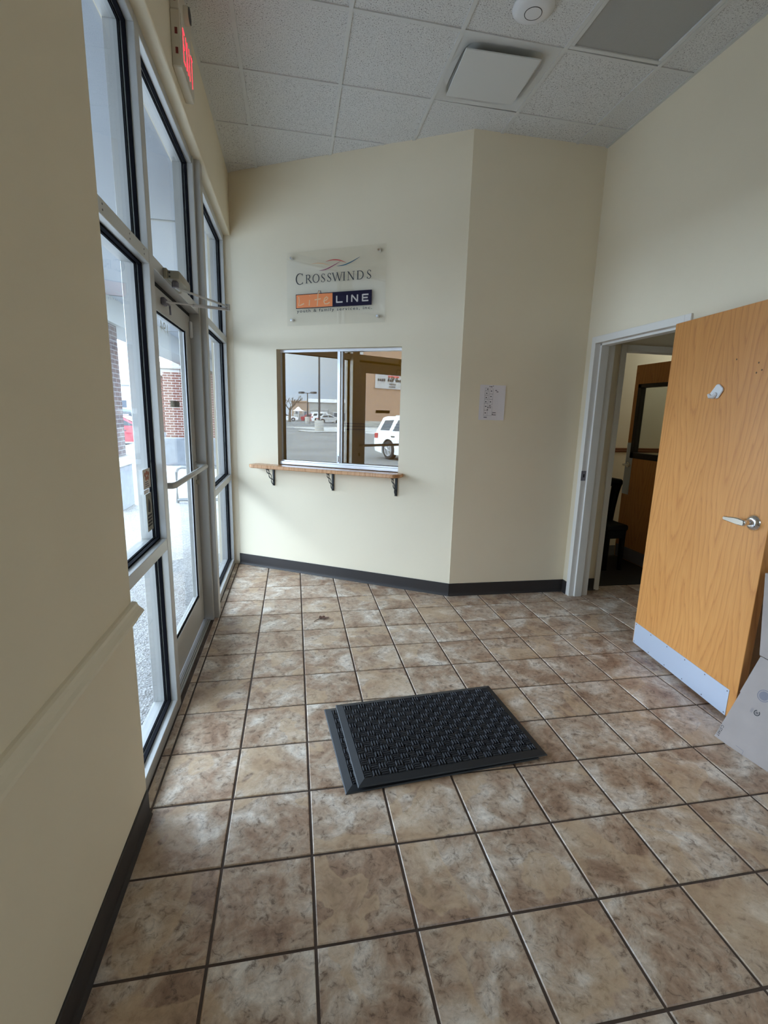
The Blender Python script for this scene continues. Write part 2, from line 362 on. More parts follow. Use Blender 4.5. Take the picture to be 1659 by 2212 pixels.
    def build(s, name, mat, parent=None, frame=WORLD, scale=S, smooth=None):
        if parent is not None: base = BASE[parent]
        else:
            cs = [v.co for v in s.bm.verts]
            base = Vector(((min(c.x for c in cs)+max(c.x for c in cs))/2, (min(c.y for c in cs)+max(c.y for c in cs))/2, min(c.z for c in cs)))
        o = bpy.data.objects.new(name, s.mesh(name, base, scale, smooth)); C.objects.link(o)
        o.data.materials.append(MATS[mat]); BASE[o] = base
        if parent is not None: o.parent = parent
        else: o.location = frame.w(base)*scale if scale == S else frame.w(base); o.rotation_euler = (0, 0, frame.rz)
        return o
def tag(o, label=None, cat=None, group=None, kind=None):
    if label: o['label'] = label
    if cat: o['category'] = cat
    if group: o['group'] = group
    if kind: o['kind'] = kind
    return o
def thing(name, base, frame=WORLD, scale=S, **kw):
    e = bpy.data.objects.new(name, None); C.objects.link(e); e.empty_display_size = 0.05
    base = Vector(base); BASE[e] = base
    e.location = frame.w(base)*scale; e.rotation_euler = (0, 0, frame.rz)
    return tag(e, **kw)
def box(name, mat, parent, x0, x1, y0, y1, z0, z1, bev=0.0, frame=WORLD, scale=S):
    return MB().box(x0, x1, y0, y1, z0, z1, bev).build(name, mat, parent, frame, scale)
def struct(name, mb, mat, label, cat, frame=WORLD, scale=S):
    return tag(mb.build(name, mat, None, frame, scale), label, cat, kind='structure')
def place(o, loc, rz=0.0): o.location = loc; o.rotation_euler = (0, 0, rz); return o
def copy_tree(o, parent=None):
    c = o.copy(); C.objects.link(c); c.parent = parent
    for ch in list(o.children): copy_tree(ch, c)
    return c
def text_mesh(txt, size, bold=0.0, space=1.0):
    cu = bpy.data.curves.new('lettering', 'FONT'); cu.body = txt; cu.size = size; cu.extrude = 0.0; cu.offset = bold
    cu.space_character = space; cu.resolution_u = 3
    ob = bpy.data.objects.new('lettering', cu); C.objects.link(ob)
    dg = bpy.context.evaluated_depsgraph_get(); me = bpy.data.meshes.new_from_object(ob.evaluated_get(dg))
    bpy.data.objects.remove(ob); bpy.data.curves.remove(cu)
    return me
def text(name, txt, mat, parent, x, y, z, width, height, bold=0.0, space=1.0, xf=None):
    """lettering fitted into width x height (parent frame units), lower-left at x,z, lying in the local XZ plane facing -Y"""
    me = text_mesh(txt, 1.0, bold, space)
    xs = [v.co.x for v in me.vertices]; ys = [v.co.y for v in me.vertices]
    x0, x1, y0, y1 = min(xs), max(xs), min(ys), max(ys)
    mb = MB(); mb.bm.from_mesh(me); bpy.data.meshes.remove(me)
    for v in mb.bm.verts:
        a = (v.co.x-x0)/(x1-x0)*width; b_ = (v.co.y-y0)/(y1-y0)*height
        v.co = Vector(xf(a, b_)) if xf else Vector((x+a, y, z+b_))
    return mb.build(name, mat, parent)

H = 11.70                                             # ceiling height
BL = Vector((0.054, 12.405, 0)); BACK = Frame(BL, math.atan2(-0.515, 0.857))   # angled reception wall: x along it, y into it
BACKLEN = 7.10

# ================================================================== FLOOR
fl = struct('floor', MB().box(-0.52, 16.0, -9, 17.2, -0.5, -0.014), 'grout', 'brown stone look ceramic tile floor with dark grout lines', 'floor')
def tile_mesh(wx, wy):
    g = 0.030; t = MB(); t.box(g/2, wx-g/2, g/2, wy-g/2, -0.02, 0.0)
    top = [e for e in t.bm.edges if all(abs(v.co.z) < 1e-6 for v in e.verts)]
    bmesh.ops.bevel(t.bm, geom=top, offset=0.009, segments=1, affect='EDGES')
    me = t.mesh('tile', Vector((wx/2, wy/2, 0)), S, None); me.materials.append(MATS['stone_tile']); return me
tiles = {}
def tile(x0, x1, y0, y1):
    k = (round(x1-x0, 3), round(y1-y0, 3))
    if k not in tiles: tiles[k] = tile_mesh(*k)
    o = bpy.data.objects.new('tile', tiles[k]); C.objects.link(o); o.parent = fl
    o.location = Vector(((x0+x1)/2*S, (y0+y1)/2*S, 0)) - fl.location
for j in range(-4, 13):
    for i in range(0, 10):
        # skip the ones wholly behind the angled wall
        if (i < 6 and j + i*0.601 > 12.45) or (j >= 9 and i >= 6): continue
        tile(i, min(i+1, 9.66) if j < 5 or j > 8 else i+1, j, j+1)
    if j >= 1: tile(-0.135, 0, j, j+1)
for j in range(4, 9):
    for i in range(10, 15): tile(i, i+1, j, j+1 if j < 8 else 9.0)
cp = struct('floor', MB().box(10.3, 19.0, 9.0, 13.4, -0.02, 0.004), 'carpet', 'dark brown carpet in the room beyond the tiled hallway', 'carpet')

# ================================================================== CEILING
ce = struct('ceiling', MB().box(-0.5, 9.66, -9, 12.9, H+0.06, H+0.4), 'ceiling_white', 'suspended ceiling of speckled acoustic tiles in a white grid', 'ceiling')
GX = [0.055, 0.885, 2.868, 4.852, 6.836, 8.822, 9.66]; GY = [-9.0] + [5.935 + 1.985*k for k in range(-7, 4)] + [12.9]
def shy(x, y): return y + 0.0145*(x-5.0) if -8.9 < y < 12.8 else y
pan = 0
for a in range(len(GX)-1):
    for b in range(len(GY)-1):
        x0, x1, y0, y1 = GX[a], GX[a+1], GY[b], GY[b+1]
        if a == 4 and 1.9 < y0 < 5.5: continue                     # light troffer
        if a == 3 and 5.9 < y0 < 6.0: continue                     # diffuser
        if (x0 < 6 and y0 + x0*0.601 > 12.5) or (x0 > 6 and y0 > 8.8): continue
        g = 0.01
        t = MB(); pts = [(x0+g, shy(x0, y0)+g), (x1-g, shy(x1, y0)+g), (x1-g, shy(x1, y1)-g), (x0+g, shy(x0, y1)-g)]
        t.prism(pts, H+0.022, H+0.06); t.build('ceiling_tile', 'acoustic_tile', ce)
for x in GX[1:-1]: box('grid_bar', 'ceiling_white', ce, x-0.037, x+0.037, -9, 12.4 if x < 1 else 12.5-(x-0.05)*0.601 if x < 6 else 8.74, H, H+0.05)
for y in GY[1:-1]:
    xe = 9.66 if y < 8.6 else (12.4-y)/0.601
    t = MB(); x0 = 0.055
    t.prism([(x0, shy(x0, y)-0.037), (xe, shy(xe, y)-0.037), (xe, shy(xe, y)+0.037), (x0, shy(x0, y)+0.037)], H+0.002, H+0.052)
    t.build('grid_bar', 'ceiling_white', ce)
for (x0, x1, y0, y1) in ((0.055, 0.12, -9, 12.4), (9.595, 9.66, -9, 8.74)): box('wall_angle', 'ceiling_white', ce, x0, x1, y0, y1, H+0.003, H+0.05)

# ================================================================== WALLS
struct('wall_left', MB().box(-0.6, -0.015, -9, 1.9, 0, H), 'wall_paint', 'cream painted wall close on the left beside the storefront', 'wall')
ul = MB(); ul.prism([(-0.6, 10.06), (0.03, 10.06), (0.048, 10.068), (0.055, 10.085), (0.055, H+0.05), (-0.6, H+0.05)], 1.9, 12.75, 'y')
struct('wall_left_upper', ul, 'wall_paint', 'cream bulkhead above the storefront glazing', 'wall')
struct('wall_left_pier', MB().box(-0.6, 0.054, 12.405, 12.8, 0, 10.06), 'wall_paint', 'narrow cream return between the tall sidelight and the angled wall', 'wall')
# angled reception wall with its window opening
wo = (1.52, 5.455, 3.42, 6.83); th = 0.42
bw = MB()
bw.box(0, wo[0], 0, th, 0, H+0.05); bw.box(wo[1], BACKLEN, 0, th, 0, H+0.05)
bw.box(wo[0], wo[1], 0, th, 0, wo[2]-0.09); bw.box(wo[0], wo[1], 0, th, wo[3], H+0.05)
struct('wall_back', bw, 'wall_paint', 'angled cream wall with the reception window and shelf', 'wall', BACK)
struct('wall_back_right', MB().box(6.132, 9.66, 8.74, 9.15, 0, H+0.05), 'wall_paint', 'shaded cream wall with a paper notice beside the oak door', 'wall')
rw = MB(); OY0, OY1, OZ = 5.33, 8.305, 6.985
rw.box(9.66, 10.16, -9, OY0-0.02, 0, H+0.05); rw.box(9.66, 10.16, OY1+0.02, 9.15, 0, H+0.05); rw.box(9.66, 10.16, OY0-0.02, OY1+0.02, OZ+0.02, H+0.05)
struct('wall_right', rw, 'wall_paint', 'cream wall on the right with the hallway doorway', 'wall')
struct('wall_front', MB().box(-0.6, 5.4, -9.4, -9.0, 0, H+0.05).box(8.6, 10.16, -9.4, -9.0, 0, H+0.05).box(5.4, 8.6, -9.4, -9.0, 0, 5.0).box(5.4, 8.6, -9.4, -9.0, 9.6, H+0.05), 'wall_paint', 'cream wall behind the viewer', 'wall')
# cove base
def cove(name, pts, label):
    """pts: floor polyline along wall face, room on the left of travel; strip stands 0.02 proud with a flared toe"""
    m = MB(); hh = 0.36
    for (a, b) in zip(pts[:-1], pts[1:]):
        a = Vector(a); b = Vector(b); d = (b-a).normalized(); n = Vector((-d.y, d.x))
        prof = [(0, 0), (0.055, 0), (0.05, 0.012), (0.028, 0.05), (0.022, 0.09), (0.022, hh-0.01), (0.012, hh), (0, hh)]
        A = [m.bm.verts.new((a.x+n.x*o, a.y+n.y*o, z)) for o, z in prof]; B = [m.bm.verts.new((b.x+n.x*o, b.y+n.y*o, z)) for o, z in prof]
        k = len(prof)
        for i in range(k): m.bm.faces.new((A[i], A[(i+1) % k], B[(i+1) % k], B[i]))
        m.bm.faces.new(A[::-1]); m.bm.faces.new(B)
    struct(name, m, 'base_rubber', label, 'baseboard')
cvp = (6.132, 8.74)
cove('baseboard_left', [(-0.015, 1.9), (-0.015, -9)], 'dark brown rubber cove base along the near left wall')
cove('baseboard_back', [cvp, (0.04, 12.405)], 'dark brown rubber cove base under the reception window')
cove('baseboard_side', [(9.66, 8.74), cvp], 'dark brown rubber cove base under the paper notice')
cove('baseboard_right', [(9.66, 8.475), (9.66, 8.74)], 'short dark rubber cove base next to the hallway door frame')

# chair rail on the near left wall
cr = MB(); cr.prism([(-0.015, 2.60), (0.03, 2.60), (0.04, 2.615), (0.04, 2.635), (0.012, 2.645), (0.012, 2.655), (0.055, 2.665), (0.065, 2.685), (0.055, 2.70), (0.10, 2.71), (0.115, 2.725), (0.105, 2.745), (0.075, 2.77), (0.05, 2.80), (0.04, 2.83), (0.015, 2.84), (-0.015, 2.842)], -9, 1.93, 'y')
struct('trim_1', cr, 'chair_rail_paint', 'cream moulded chair rail on the near left wall', 'chair rail')

# ================================================================== STOREFRONT
XF, XG, XO = -0.14, -0.30, -0.52
def glaze(parent, y0, y1, z0, z1, x=XG):
    p = box('pane', 'storefront_glass', parent, x-0.012, x+0.012, y0, y1, z0, z1)
    g = MB(); k = 0.028
    for (a, b, c, d) in ((y0, y1, z0, z0+k), (y0, y1, z1-k, z1), (y0, y0+k, z0+k, z1-k), (y1-k, y1, z0+k, z1-k)):
        g.box(x+0.012, x+0.062, a, b, c, d); g.box(x-0.04, x-0.012, a, b, c, d)
    g.build('gasket', 'gasket', parent)
def member(parent, name, y0, y1, z0, z1, x1=XF, x0=XO, m='aluminium', bev=0.006):
    return box(name, m, parent, x0, x1, y0, y1, z0, z1, bev)
ZS, R0, R1, T0, T1, ZH, ZT = 0.20, 2.84, 3.02, 7.03, 7.205, 9.92, 10.06
w1 = thing('window_1', (-0.33, 2.9, 0), label='tall fixed storefront window beside the near left wall', cat='window', kind='structure')
member(w1, 'sill', 1.55, 4.12, 0, ZS); member(w1, 'rail', 1.72, 4.12, R0, R1); member(w1, 'rail', 1.72, 4.12, T0, T1); member(w1, 'header', 1.55, 4.12, ZH, ZT)
member(w1, 'jamb', 1.55, 1.72, ZS, ZH); member(w1, 'mullion', 4.12, 4.34, 0, ZT, XF+0.004)
for a, b in ((ZS, R0), (R1, T0), (T1, ZH)): glaze(w1, 1.72, 4.12, a, b)
for zz in (7.09, 7.15):
    m = MB()
    for yy in (2.4, 3.3, 3.9): m.lathe([(0.012, 0), (0.012, 0.004), (0.0, 0.006)], (XF, yy, zz), 'x', 8)
    m.build('screw', 'ink_grey', w1)
w3 = thing('window_3', (-0.33, 6.1, 7.03), label='transom window above the glass entrance door', cat='window', kind='structure')
member(w3, 'header', 4.34, 7.83, ZH, ZT); member(w3, 'door_header', 4.34, 7.83, T0, T1)
glaze(w3, 4.34, 7.83, T1, ZH)
w2 = thing('window_2', (-0.33, 10.2, 0), label='tall three pane sidelight window next to the reception wall', cat='window', kind='structure')
member(w2, 'door_jamb', 7.83, 7.955, 0, ZT, -0.122, m='door_aluminium'); member(w2, 'post', 7.965, 8.22, 0, ZT, -0.012, m='door_aluminium')
member(w2, 'sill', 8.22, 12.40, 0, 0.185); member(w2, 'rail', 8.22, 12.29, R0-0.01, R1-0.01); member(w2, 'rail', 8.22, 12.29, T0-0.02, T1-0.01); member(w2, 'header', 8.22, 12.40, 9.88, ZT)
member(w2, 'jamb', 12.29, 12.403, 0.185, 9.88)
for a, b in ((0.185, R0-0.01), (R1-0.01, T0-0.02), (T1-0.01, 9.88)): glaze(w2, 8.22, 12.29, a, b)

# ---- unseen window added behind the viewer, fills in light near the camera
w5 = thing('fill_window', (7.0, -9.2, 5.0), label='unseen window added behind the viewer for fill light', cat='window', kind='structure')
for xx in (5.4, 6.95, 8.45): box('mullion', 'aluminium', w5, xx, xx+0.15, -9.35, -9.05, 5.0, 9.6)
for zz in (5.0, 9.45): box('rail', 'aluminium', w5, 5.55, 8.45, -9.33, -9.07, zz, zz+0.15)
for xa, xb in ((5.55, 6.95), (7.1, 8.45)):
    for za, zb_ in ((5.15, 9.45),): box('pane', 'storefront_glass', w5, xa, xb, -9.21, -9.19, za, zb_)
# ---- glass entrance door
d1 = thing('door_1', (-0.4, 6.08, 0), label='aluminium framed glass entrance door with a push bar', cat='door', kind='structure')
DX0, DX1 = -0.48, -0.33
DY0, DY1, DZ0, DZ1 = 4.37, 7.80, 0.085, 6.965
box('stile', 'door_aluminium', d1, DX0, DX1, DY0, DY0+0.36, DZ0, DZ1, 0.008); box('stile', 'door_aluminium', d1, DX0, DX1, DY1-0.40, DY1, DZ0, DZ1, 0.008)
box('top_rail', 'door_aluminium', d1, DX0, DX1, DY0+0.36, DY1-0.40, 6.60, DZ1, 0.008); box('bottom_rail', 'door_aluminium', d1, DX0, DX1, DY0+0.36, DY1-0.40, DZ0, 0.78, 0.008)
gy0, gy1, gz0, gz1 = DY0+0.36, DY1-0.40, 0.78, 6.60
box('pane', 'storefront_glass', d1, -0.412, -0.392, gy0, gy1, gz0, gz1)
g = MB()
for (a, b, c, d) in ((gy0, gy1, gz0, gz0+0.02), (gy0, gy1, gz1-0.02, gz1), (gy0, gy0+0.02, gz0, gz1), (gy1-0.02, gy1, gz0, gz1)): g.box(-0.39, -0.355, a, b, c, d)
g.build('gasket', 'gasket', d1)
g = MB()
for (a, b, c, d) in ((gy0+0.02, gy1-0.02, gz0+0.02, gz0+0.05), (gy0+0.02, gy0+0.05, gz0+0.05, gz1-0.02), (gy1-0.05, gy1-0.02, gz0+0.05, gz1-0.02)): g.box(-0.391, -0.372, a, b, c, d)
g.build('glass_stop', 'bright_aluminium', d1)
g = MB(); g.box(-0.50, -0.335, DY1, DY1+0.03, 0.05, 7.03); g.box(-0.50, -0.335, DY0, DY1, DZ1, 7.03); g.build('gap_shade', 'black_gap', d1)  # black strips stand in for the dark gap round the door leaf
g = MB(); zb = 3.79
g.tube([(-0.34, 7.62, zb), (-0.12, 7.60, zb), (-0.09, 7.52, zb), (-0.09, 4.66, zb), (-0.12, 4.58, zb), (-0.34, 4.56, zb)], 0.052, 10); pb = g.build('push_bar', 'door_aluminium', d1, smooth=True)
g = MB(); g.lathe([(0.09, -0.33), (0.09, -0.31), (0.06, -0.30)], (0, 7.62, zb), 'x', 16); g.lathe([(0.09, -0.33), (0.09, -0.31), (0.06, -0.30)], (0, 4.56, zb), 'x', 16); g.build('bar_mount', 'door_aluminium', pb)
g = MB(); g.box(-0.335, -0.27, 7.70, 7.79, 6.52, 6.86, 0.02); g.build('hinge', 'device_white', d1)
g = MB(); g.lathe([(0.05, -0.33), (0.05, -0.30), (0.03, -0.29)], (0, 7.66, 3.42), 'x', 14); g.box(-0.31, -0.27, 7.64, 7.68, 3.36, 3.48, 0.01); g.build('lock_thumbturn', 'closer_tan', d1)
g = MB()
for k in range(5): g.box(-0.36+0.035*k, -0.333+0.035*k, 4.34, 7.83, 0, 0.03+0.006*(2-abs(k-2)))
g.build('threshold', 'aluminium', d1)
# surface closer and its folding arm
cl = MB(); cl.box(-0.10, 0.10, 4.91, 5.75, 7.025, 7.16, 0.03, 2); cb_ = cl.build('closer_body', 'closer_tan', d1, smooth=True)
cl = MB(); cl.box(-0.14, -0.08, 4.88, 5.9, 7.02, 7.18, 0.01); cl.build('closer_plate', 'closer_tan', cb_)
cl = MB()
for zz in (7.06, 7.12): cl.lathe([(0.014, 4.903), (0.014, 4.912)], (-0.05, 0, zz), 'y', 8)
cl.build('closer_screw', 'ink', cb_)
cl = MB(); cl.lathe([(0.045, 4.903), (0.04, 4.906), (0.0, 4.906)], (0.045, 0, 7.092), 'y', 16); cl.build('closer_cap', 'closer_tan', cb_)
cl = MB(); cl.lathe([(0.055, 6.93), (0.055, 7.0), (0.035, 7.03)], (0.0, 5.04, 0), 'z', 12); cl.build('closer_spindle', 'ink_grey', cb_)
el = (0.637, 6.40, 6.95)
cl = MB(); cl.tube([(0.0, 5.04, 6.94), (0.03, 5.20, 6.93), (0.08, 5.26, 6.94), el], [0.022, 0.022, 0.02, 0.02], 6); cl.build('closer_arm', 'aluminium', d1, smooth=True)
cl = MB(); cl.tube([el, (0.637, 6.40, 6.90), (0.10, 5.92, 6.845)], [0.03, 0.03, 0.028], 6); cl.tube([(0.10, 5.92, 6.845), (-0.27, 5.52, 6.80)], 0.016, 6); cl.lathe([(0.04, 6.88), (0.04, 6.99)], (el[0], el[1], 0), 'z', 10); cl.build('closer_arm', 'aluminium', d1, smooth=True)
cl = MB(); cl.box(-0.33, -0.26, 5.44, 5.62, 6.74, 6.86, 0.015); cl.tube([(-0.28, 5.60, 6.80), (-0.28, 5.85, 6.80), (-0.28, 5.88, 6.65)], 0.016, 6); cl.build('closer_foot', 'ink_grey', d1)
OUTF = Frame((-0.415, 0, 0), -PI/2)          # facing the street: local x runs towards -Y
def on_street_glass(name, txt, mat, parent, ya, yb, z, h):   # reads from outside: ya > yb
    return text(name, txt, mat, parent, 0, 0, 0, abs(ya-yb), h, xf=lambda a, b: (-0.4135, ya-a, z+b))
on_street_glass('number_decal', '194', 'white_decal', d1, 6.18, 5.66, 6.335, 0.20)
tag(box('glass_sticker', 'sticker_brown', None, -0.417, -0.4125, 6.07, 6.80, 5.055, 5.175), 'narrow brown sticker across the glass of the entrance door', 'sticker')
# stickers on the near window
s1 = thing('window_sticker', (XG, 3.8, 3.87), label='white window sticker with orange rosettes on the near storefront pane', cat='sticker')
box('sheet', 'sticker_white', s1, XG+0.0125, XG+0.017, 3.62, 3.97, 3.87, 4.155)
g = MB()
for yy, zz in ((3.72, 4.08), (3.80, 4.10), (3.88, 4.08), (3.76, 4.02), (3.85, 4.02)):
    for k in range(6):
        a = k*PI/3; g.lathe([(0.016, XG+0.017), (0.016, XG+0.019)], (0, yy+0.02*math.cos(a), zz+0.02*math.sin(a)), 'x', 6)
tag(g.build('rosettes', 'sticker_orange', s1), kind='stuff')
g = MB()
for k in range(3): g.box(XG+0.017, XG+0.019, 3.70, 3.90-0.03*k, 3.90+0.03*k, 3.912+0.03*k)
tag(g.build('print', 'ink_grey', s1), kind='stuff')
s2 = thing('window_sticker', (XG, 3.82, 3.23), label='tall grey printed notice below the rosette sticker on the near pane', cat='sticker')
box('sheet', 'sticker_grey', s2, XG+0.0125, XG+0.017, 3.69, 3.96, 3.23, 3.79)
g = MB()
for k in range(4): g.box(XG+0.017, XG+0.019, 3.72, 3.92, 3.30+0.05*k, 3.325+0.05*k)
g.prism([(3.76, 3.52), (3.86, 3.50), (3.89, 3.62), (3.82, 3.72), (3.78, 3.64)], XG+0.017, XG+0.019, 'x'); tag(g.build('print', 'ink', s2), kind='stuff')
tag(box('tape_tab', 'white_decal', None, XG+0.0125, XG+0.017, 3.62, 3.86, 3.80, 3.86), 'white paper tab between the two stickers on the near pane', 'tape')

# ================================================================== EXIT SIGN
EX = Frame((0.055, 5.42, 0), PI/2)           # local x = along the wall (+Y), local -y = into the room
ex = thing('exit_sign', (0.5, 0, 10.23), EX, label='red lit EXIT sign in a tan housing high above the storefront', cat='exit sign')
MB().box(0.0, 0.98, -0.145, 0, 10.23, 10.985, 0.012).build('housing', 'exit_housing', ex)
MB().box(0.03, 0.95, -0.152, -0.144, 10.26, 10.955).build('face', 'exit_housing', ex)
def strokes(mb, ss, ox, oz, sx, sz, wd, y):
    for s_ in ss: mb.ribbon([(ox+a*sx, oz+b*sz) for a, b in s_], wd, y)
EXL = [[[(0,0),(0,1)], [(0,0.03),(0.8,0.03)], [(0,0.5),(0.7,0.5)], [(0,0.97),(0.8,0.97)]], [[(0,0),(0.85,1)], [(0.85,0),(0,1)]], [[(0.4,0),(0.4,1)]], [[(0.45,0),(0.45,1)], [(0,0.97),(0.9,0.97)]]]
g = MB()
for k, lt in enumerate(EXL):
    g = MB(); strokes(g, lt, 0.14+0.20*k, 10.38, 0.15, 0.45, 0.028, -0.152); g.build('letter', 'exit_red', ex)
for zz in (10.40, 10.66): box('side_slot', 'exit_slot', ex, -0.004, 0.002, -0.10, -0.06, zz, zz+0.085)
bh = MB().box(0.02, 0.98, -0.135, 0, 11.0, 11.45, 0.012).build('battery_housing', 'exit_housing', ex)
g = MB(); g.box(-0.002, 0.03, -0.09, -0.055, 11.10, 11.17); g.build('side_slot', 'exit_slot', bh)
g = MB(); g.lathe([(0.12, -0.13), (0.12, -0.2), (0.10, -0.215)], (0.45, 0, 11.2), 'y', 20); lh = g.build('lamp_head', 'exit_housing', ex, smooth=True)
g = MB(); g.lathe([(0.105, -0.214), (0.112, -0.222), (0.095, -0.222)], (0.45, 0, 11.2), 'y', 20); g.build('lamp_rim', 'ink_dark_grey', lh)

# ================================================================== CEILING DEVICES
tr = thing('ceiling_light', (7.83, 3.96, H), label='unlit two by four fluorescent troffer with a grey lens', cat='ceiling light')
x0, x1, y0, y1 = 6.875, 8.785, 2.01, 5.92
g = MB(); fw = 0.085
for (a, b, c, d) in ((x0, x1, y0, y0+fw), (x0, x1, y1-fw, y1), (x0, x0+fw, y0+fw, y1-fw), (x1-fw, x1, y0+fw, y1-fw)): g.box(a, b, c, d, H+0.004, H+0.05, 0.008)
g.build('frame', 'ceiling_white', tr); box('lens', 'light_lens', tr, x0+fw, x1-fw, y0+fw, y1-fw, H+0.03, H+0.045)

df = thing('air_diffuser', (5.845, 6.93, H), label='square white plaque air diffuser with its plate hanging below the ceiling', cat='air diffuser')
x0, x1, y0, y1 = 4.89, 6.80, 5.975, 7.885; cx, cy = 5.845, 6.93
g = MB(); n = 48
def sq(r, a, k=0.34):
    c, s_ = math.cos(a), math.sin(a); e = 2.0/6
    return cx + r*math.copysign(abs(c)**e, c), cy + r*math.copysign(abs(s_)**e, s_)
outer = [];
for i in range(n):
    a = 2*PI*i/n; c, s_ = math.cos(a), math.sin(a); m_ = 0.955/max(abs(c), abs(s_)); outer.append((cx+c*m_, cy+s_*m_, H+0.012))
rings = [outer, [(*sq(0.83, 2*PI*i/n), H+0.012) for i in range(n)], [(*sq(0.81, 2*PI*i/n), H+0.03) for i in range(n)]]
for k in range(1, 7):
    f = k/6; rr = 0.81*(1-f)+0.40*f; z = H+0.03+0.33*math.sin(f*PI/2)
    rings.append([((sq(rr, 2*PI*i/n)[0])*(1-f)+(cx+rr*math.cos(2*PI*i/n))*f, (sq(rr, 2*PI*i/n)[1])*(1-f)+(cy+rr*math.sin(2*PI*i/n))*f, z) for i in range(n)])
vr = [[g.bm.verts.new(p) for p in r] for r in rings]
for k in range(len(vr)-1):
    for i in range(n): g.bm.faces.new((vr[k][i], vr[k][(i+1) % n], vr[k+1][(i+1) % n], vr[k+1][i]))
g.build('bowl', 'ceiling_white', df, smooth=True)
g = MB(); g.lathe([(0.40, H+0.36), (0.40, H+0.39), (0.0, H+0.39)], (cx, cy, 0), 'z', 32); g.build('duct_throat', 'black_gap', df)
pl = MB(); pl.box(-0.73, 0.73, -0.72, 0.72, H-0.095, H-0.07, 0.008)
for v in pl.bm.verts:
    a = -0.045; px, py = v.co.x, v.co.y
    v.co.x = cx-0.075+px*math.cos(a)-py*math.sin(a); v.co.y = cy-0.085+px*math.sin(a)+py*math.cos(a)
    v.co.z += 0.02*py/0.72 - 0.012*px/0.73
pl.build('plaque', 'ceiling_white', df)
for a, b in ((-0.5, -0.5), (0.5, -0.5), (-0.5, 0.5), (0.5, 0.5)):
    g = MB(); g.tube([(cx-0.07+a, cy-0.08+b, H-0.07), (cx-0.07+a*0.9, cy-0.08+b*0.9, H+0.2)], 0.012, 6); g.build('hanger', 'ink_grey', df)

sd = thing('ceiling_sensor', (5.83, 5.20, H+0.02), label='round white domed device on the ceiling tile beside the light', cat='wireless sensor')
g = MB(); g.lathe([(0.335, H+0.022), (0.345, H+0.0), (0.335, H-0.025), (0.25, H-0.065), (0.13, H-0.085), (0.0, H-0.09)], (5.83, 5.20, 0), 'z', 40); g.build('dome', 'device_white', sd, smooth=60)
g = MB(); g.lathe([(0.148, H-0.079), (0.144, H-0.0865), (0.136, H-0.0875), (0.132, H-0.082)], (5.83, 5.20, 0), 'z', 32); g.build('ring', 'ink_dark_grey', sd)

# ================================================================== RECEPTION WINDOW, SHELF, SIGN
w4 = thing('window_4', (3.49, 0.3, 3.42), BACK, label='sliding reception window reflecting the car park', cat='window', kind='structure')
a0, a1, z0, z1 = wo
box('top_track', 'bright_aluminium', w4, a0, a1, 0.20, 0.42, z1-0.07, z1); box('bottom_track', 'bright_aluminium', w4, a0, a1, 0.10, 0.42, z0-0.005, z0+0.10, 0.01)
g = MB(); g.box(a0, a1, 0.17, 0.185, z0+0.10, z0+0.13); g.box(a0, a1, 0.27, 0.285, z0+0.10, z0+0.13); g.build('track_lip', 'bright_aluminium', w4)
box('side_channel', 'aluminium', w4, a0, a0+0.05, 0.22, 0.40, z0+0.10, z1-0.07); box('side_channel', 'aluminium', w4, a1-0.05, a1, 0.22, 0.40, z0+0.10, z1-0.07)
mid = 3.47
box('pane', 'reception_glass', w4, a0+0.05, mid+0.04, 0.243, 0.255, z0+0.11, z1-0.07)
p2 = box('pane', 'reception_glass', w4, mid+0.06, a1-0.05, 0.318, 0.33, z0+0.11, z1-0.07)
box('meeting_stile', 'bright_aluminium', w4, mid-0.045, mid+0.045, 0.225, 0.243, z0+0.11, z1-0.07, 0.004)
box('meeting_stile', 'aluminium', w4, mid+0.045, mid+0.11, 0.255, 0.318, z0+0.11, z1-0.07)
g = MB(); g.box(mid-0.012, mid+0.012, 0.19, 0.226, z0+0.16, z0+0.34, 0.006); g.build('pull', 'chrome', w4)
sh = thing('counter_shelf', (3.2, -0.2, 2.72), BACK, label='oak transaction shelf on three black scroll brackets under the reception window', cat='shelf')
g = MB(); g.prism([(0.70, 0.0), (0.70, -0.36), (0.82, -0.46), (5.46, -0.46), (5.62, -0.28), (5.62, 0.0)], 3.30, 3.405, 'z', 0.018); g.box(a0+0.01, a1-0.01, -0.01, 0.40, 3.305, 3.40); g.build('board', 'oak_shelf', sh)
for sx in (1.36, 3.42, 5.42):
    b_ = MB(); b_.box(sx-0.035, sx+0.035, -0.035, 0.0, 2.74, 3.30, 0.006); b_.box(sx-0.035, sx+0.035, -0.40, 0.0, 3.27, 3.30, 0.006)
    br = b_.build('bracket', 'black_iron', sh)
    s_ = MB(); A = []; B = []
    for k in range(25):
        t = k/24; px = -0.38+0.36*t**1.1; pz = 3.27-0.50*t**1.25; w_ = 0.045*math.sin(t*3*PI)
        A.append((sx, px+w_, pz+w_*0.6)); B.append((sx, px-w_, pz-w_*0.6))
    s_.tube(A, 0.013, 6); s_.tube(B, 0.013, 6); s_.build('scroll', 'black_iron', br)

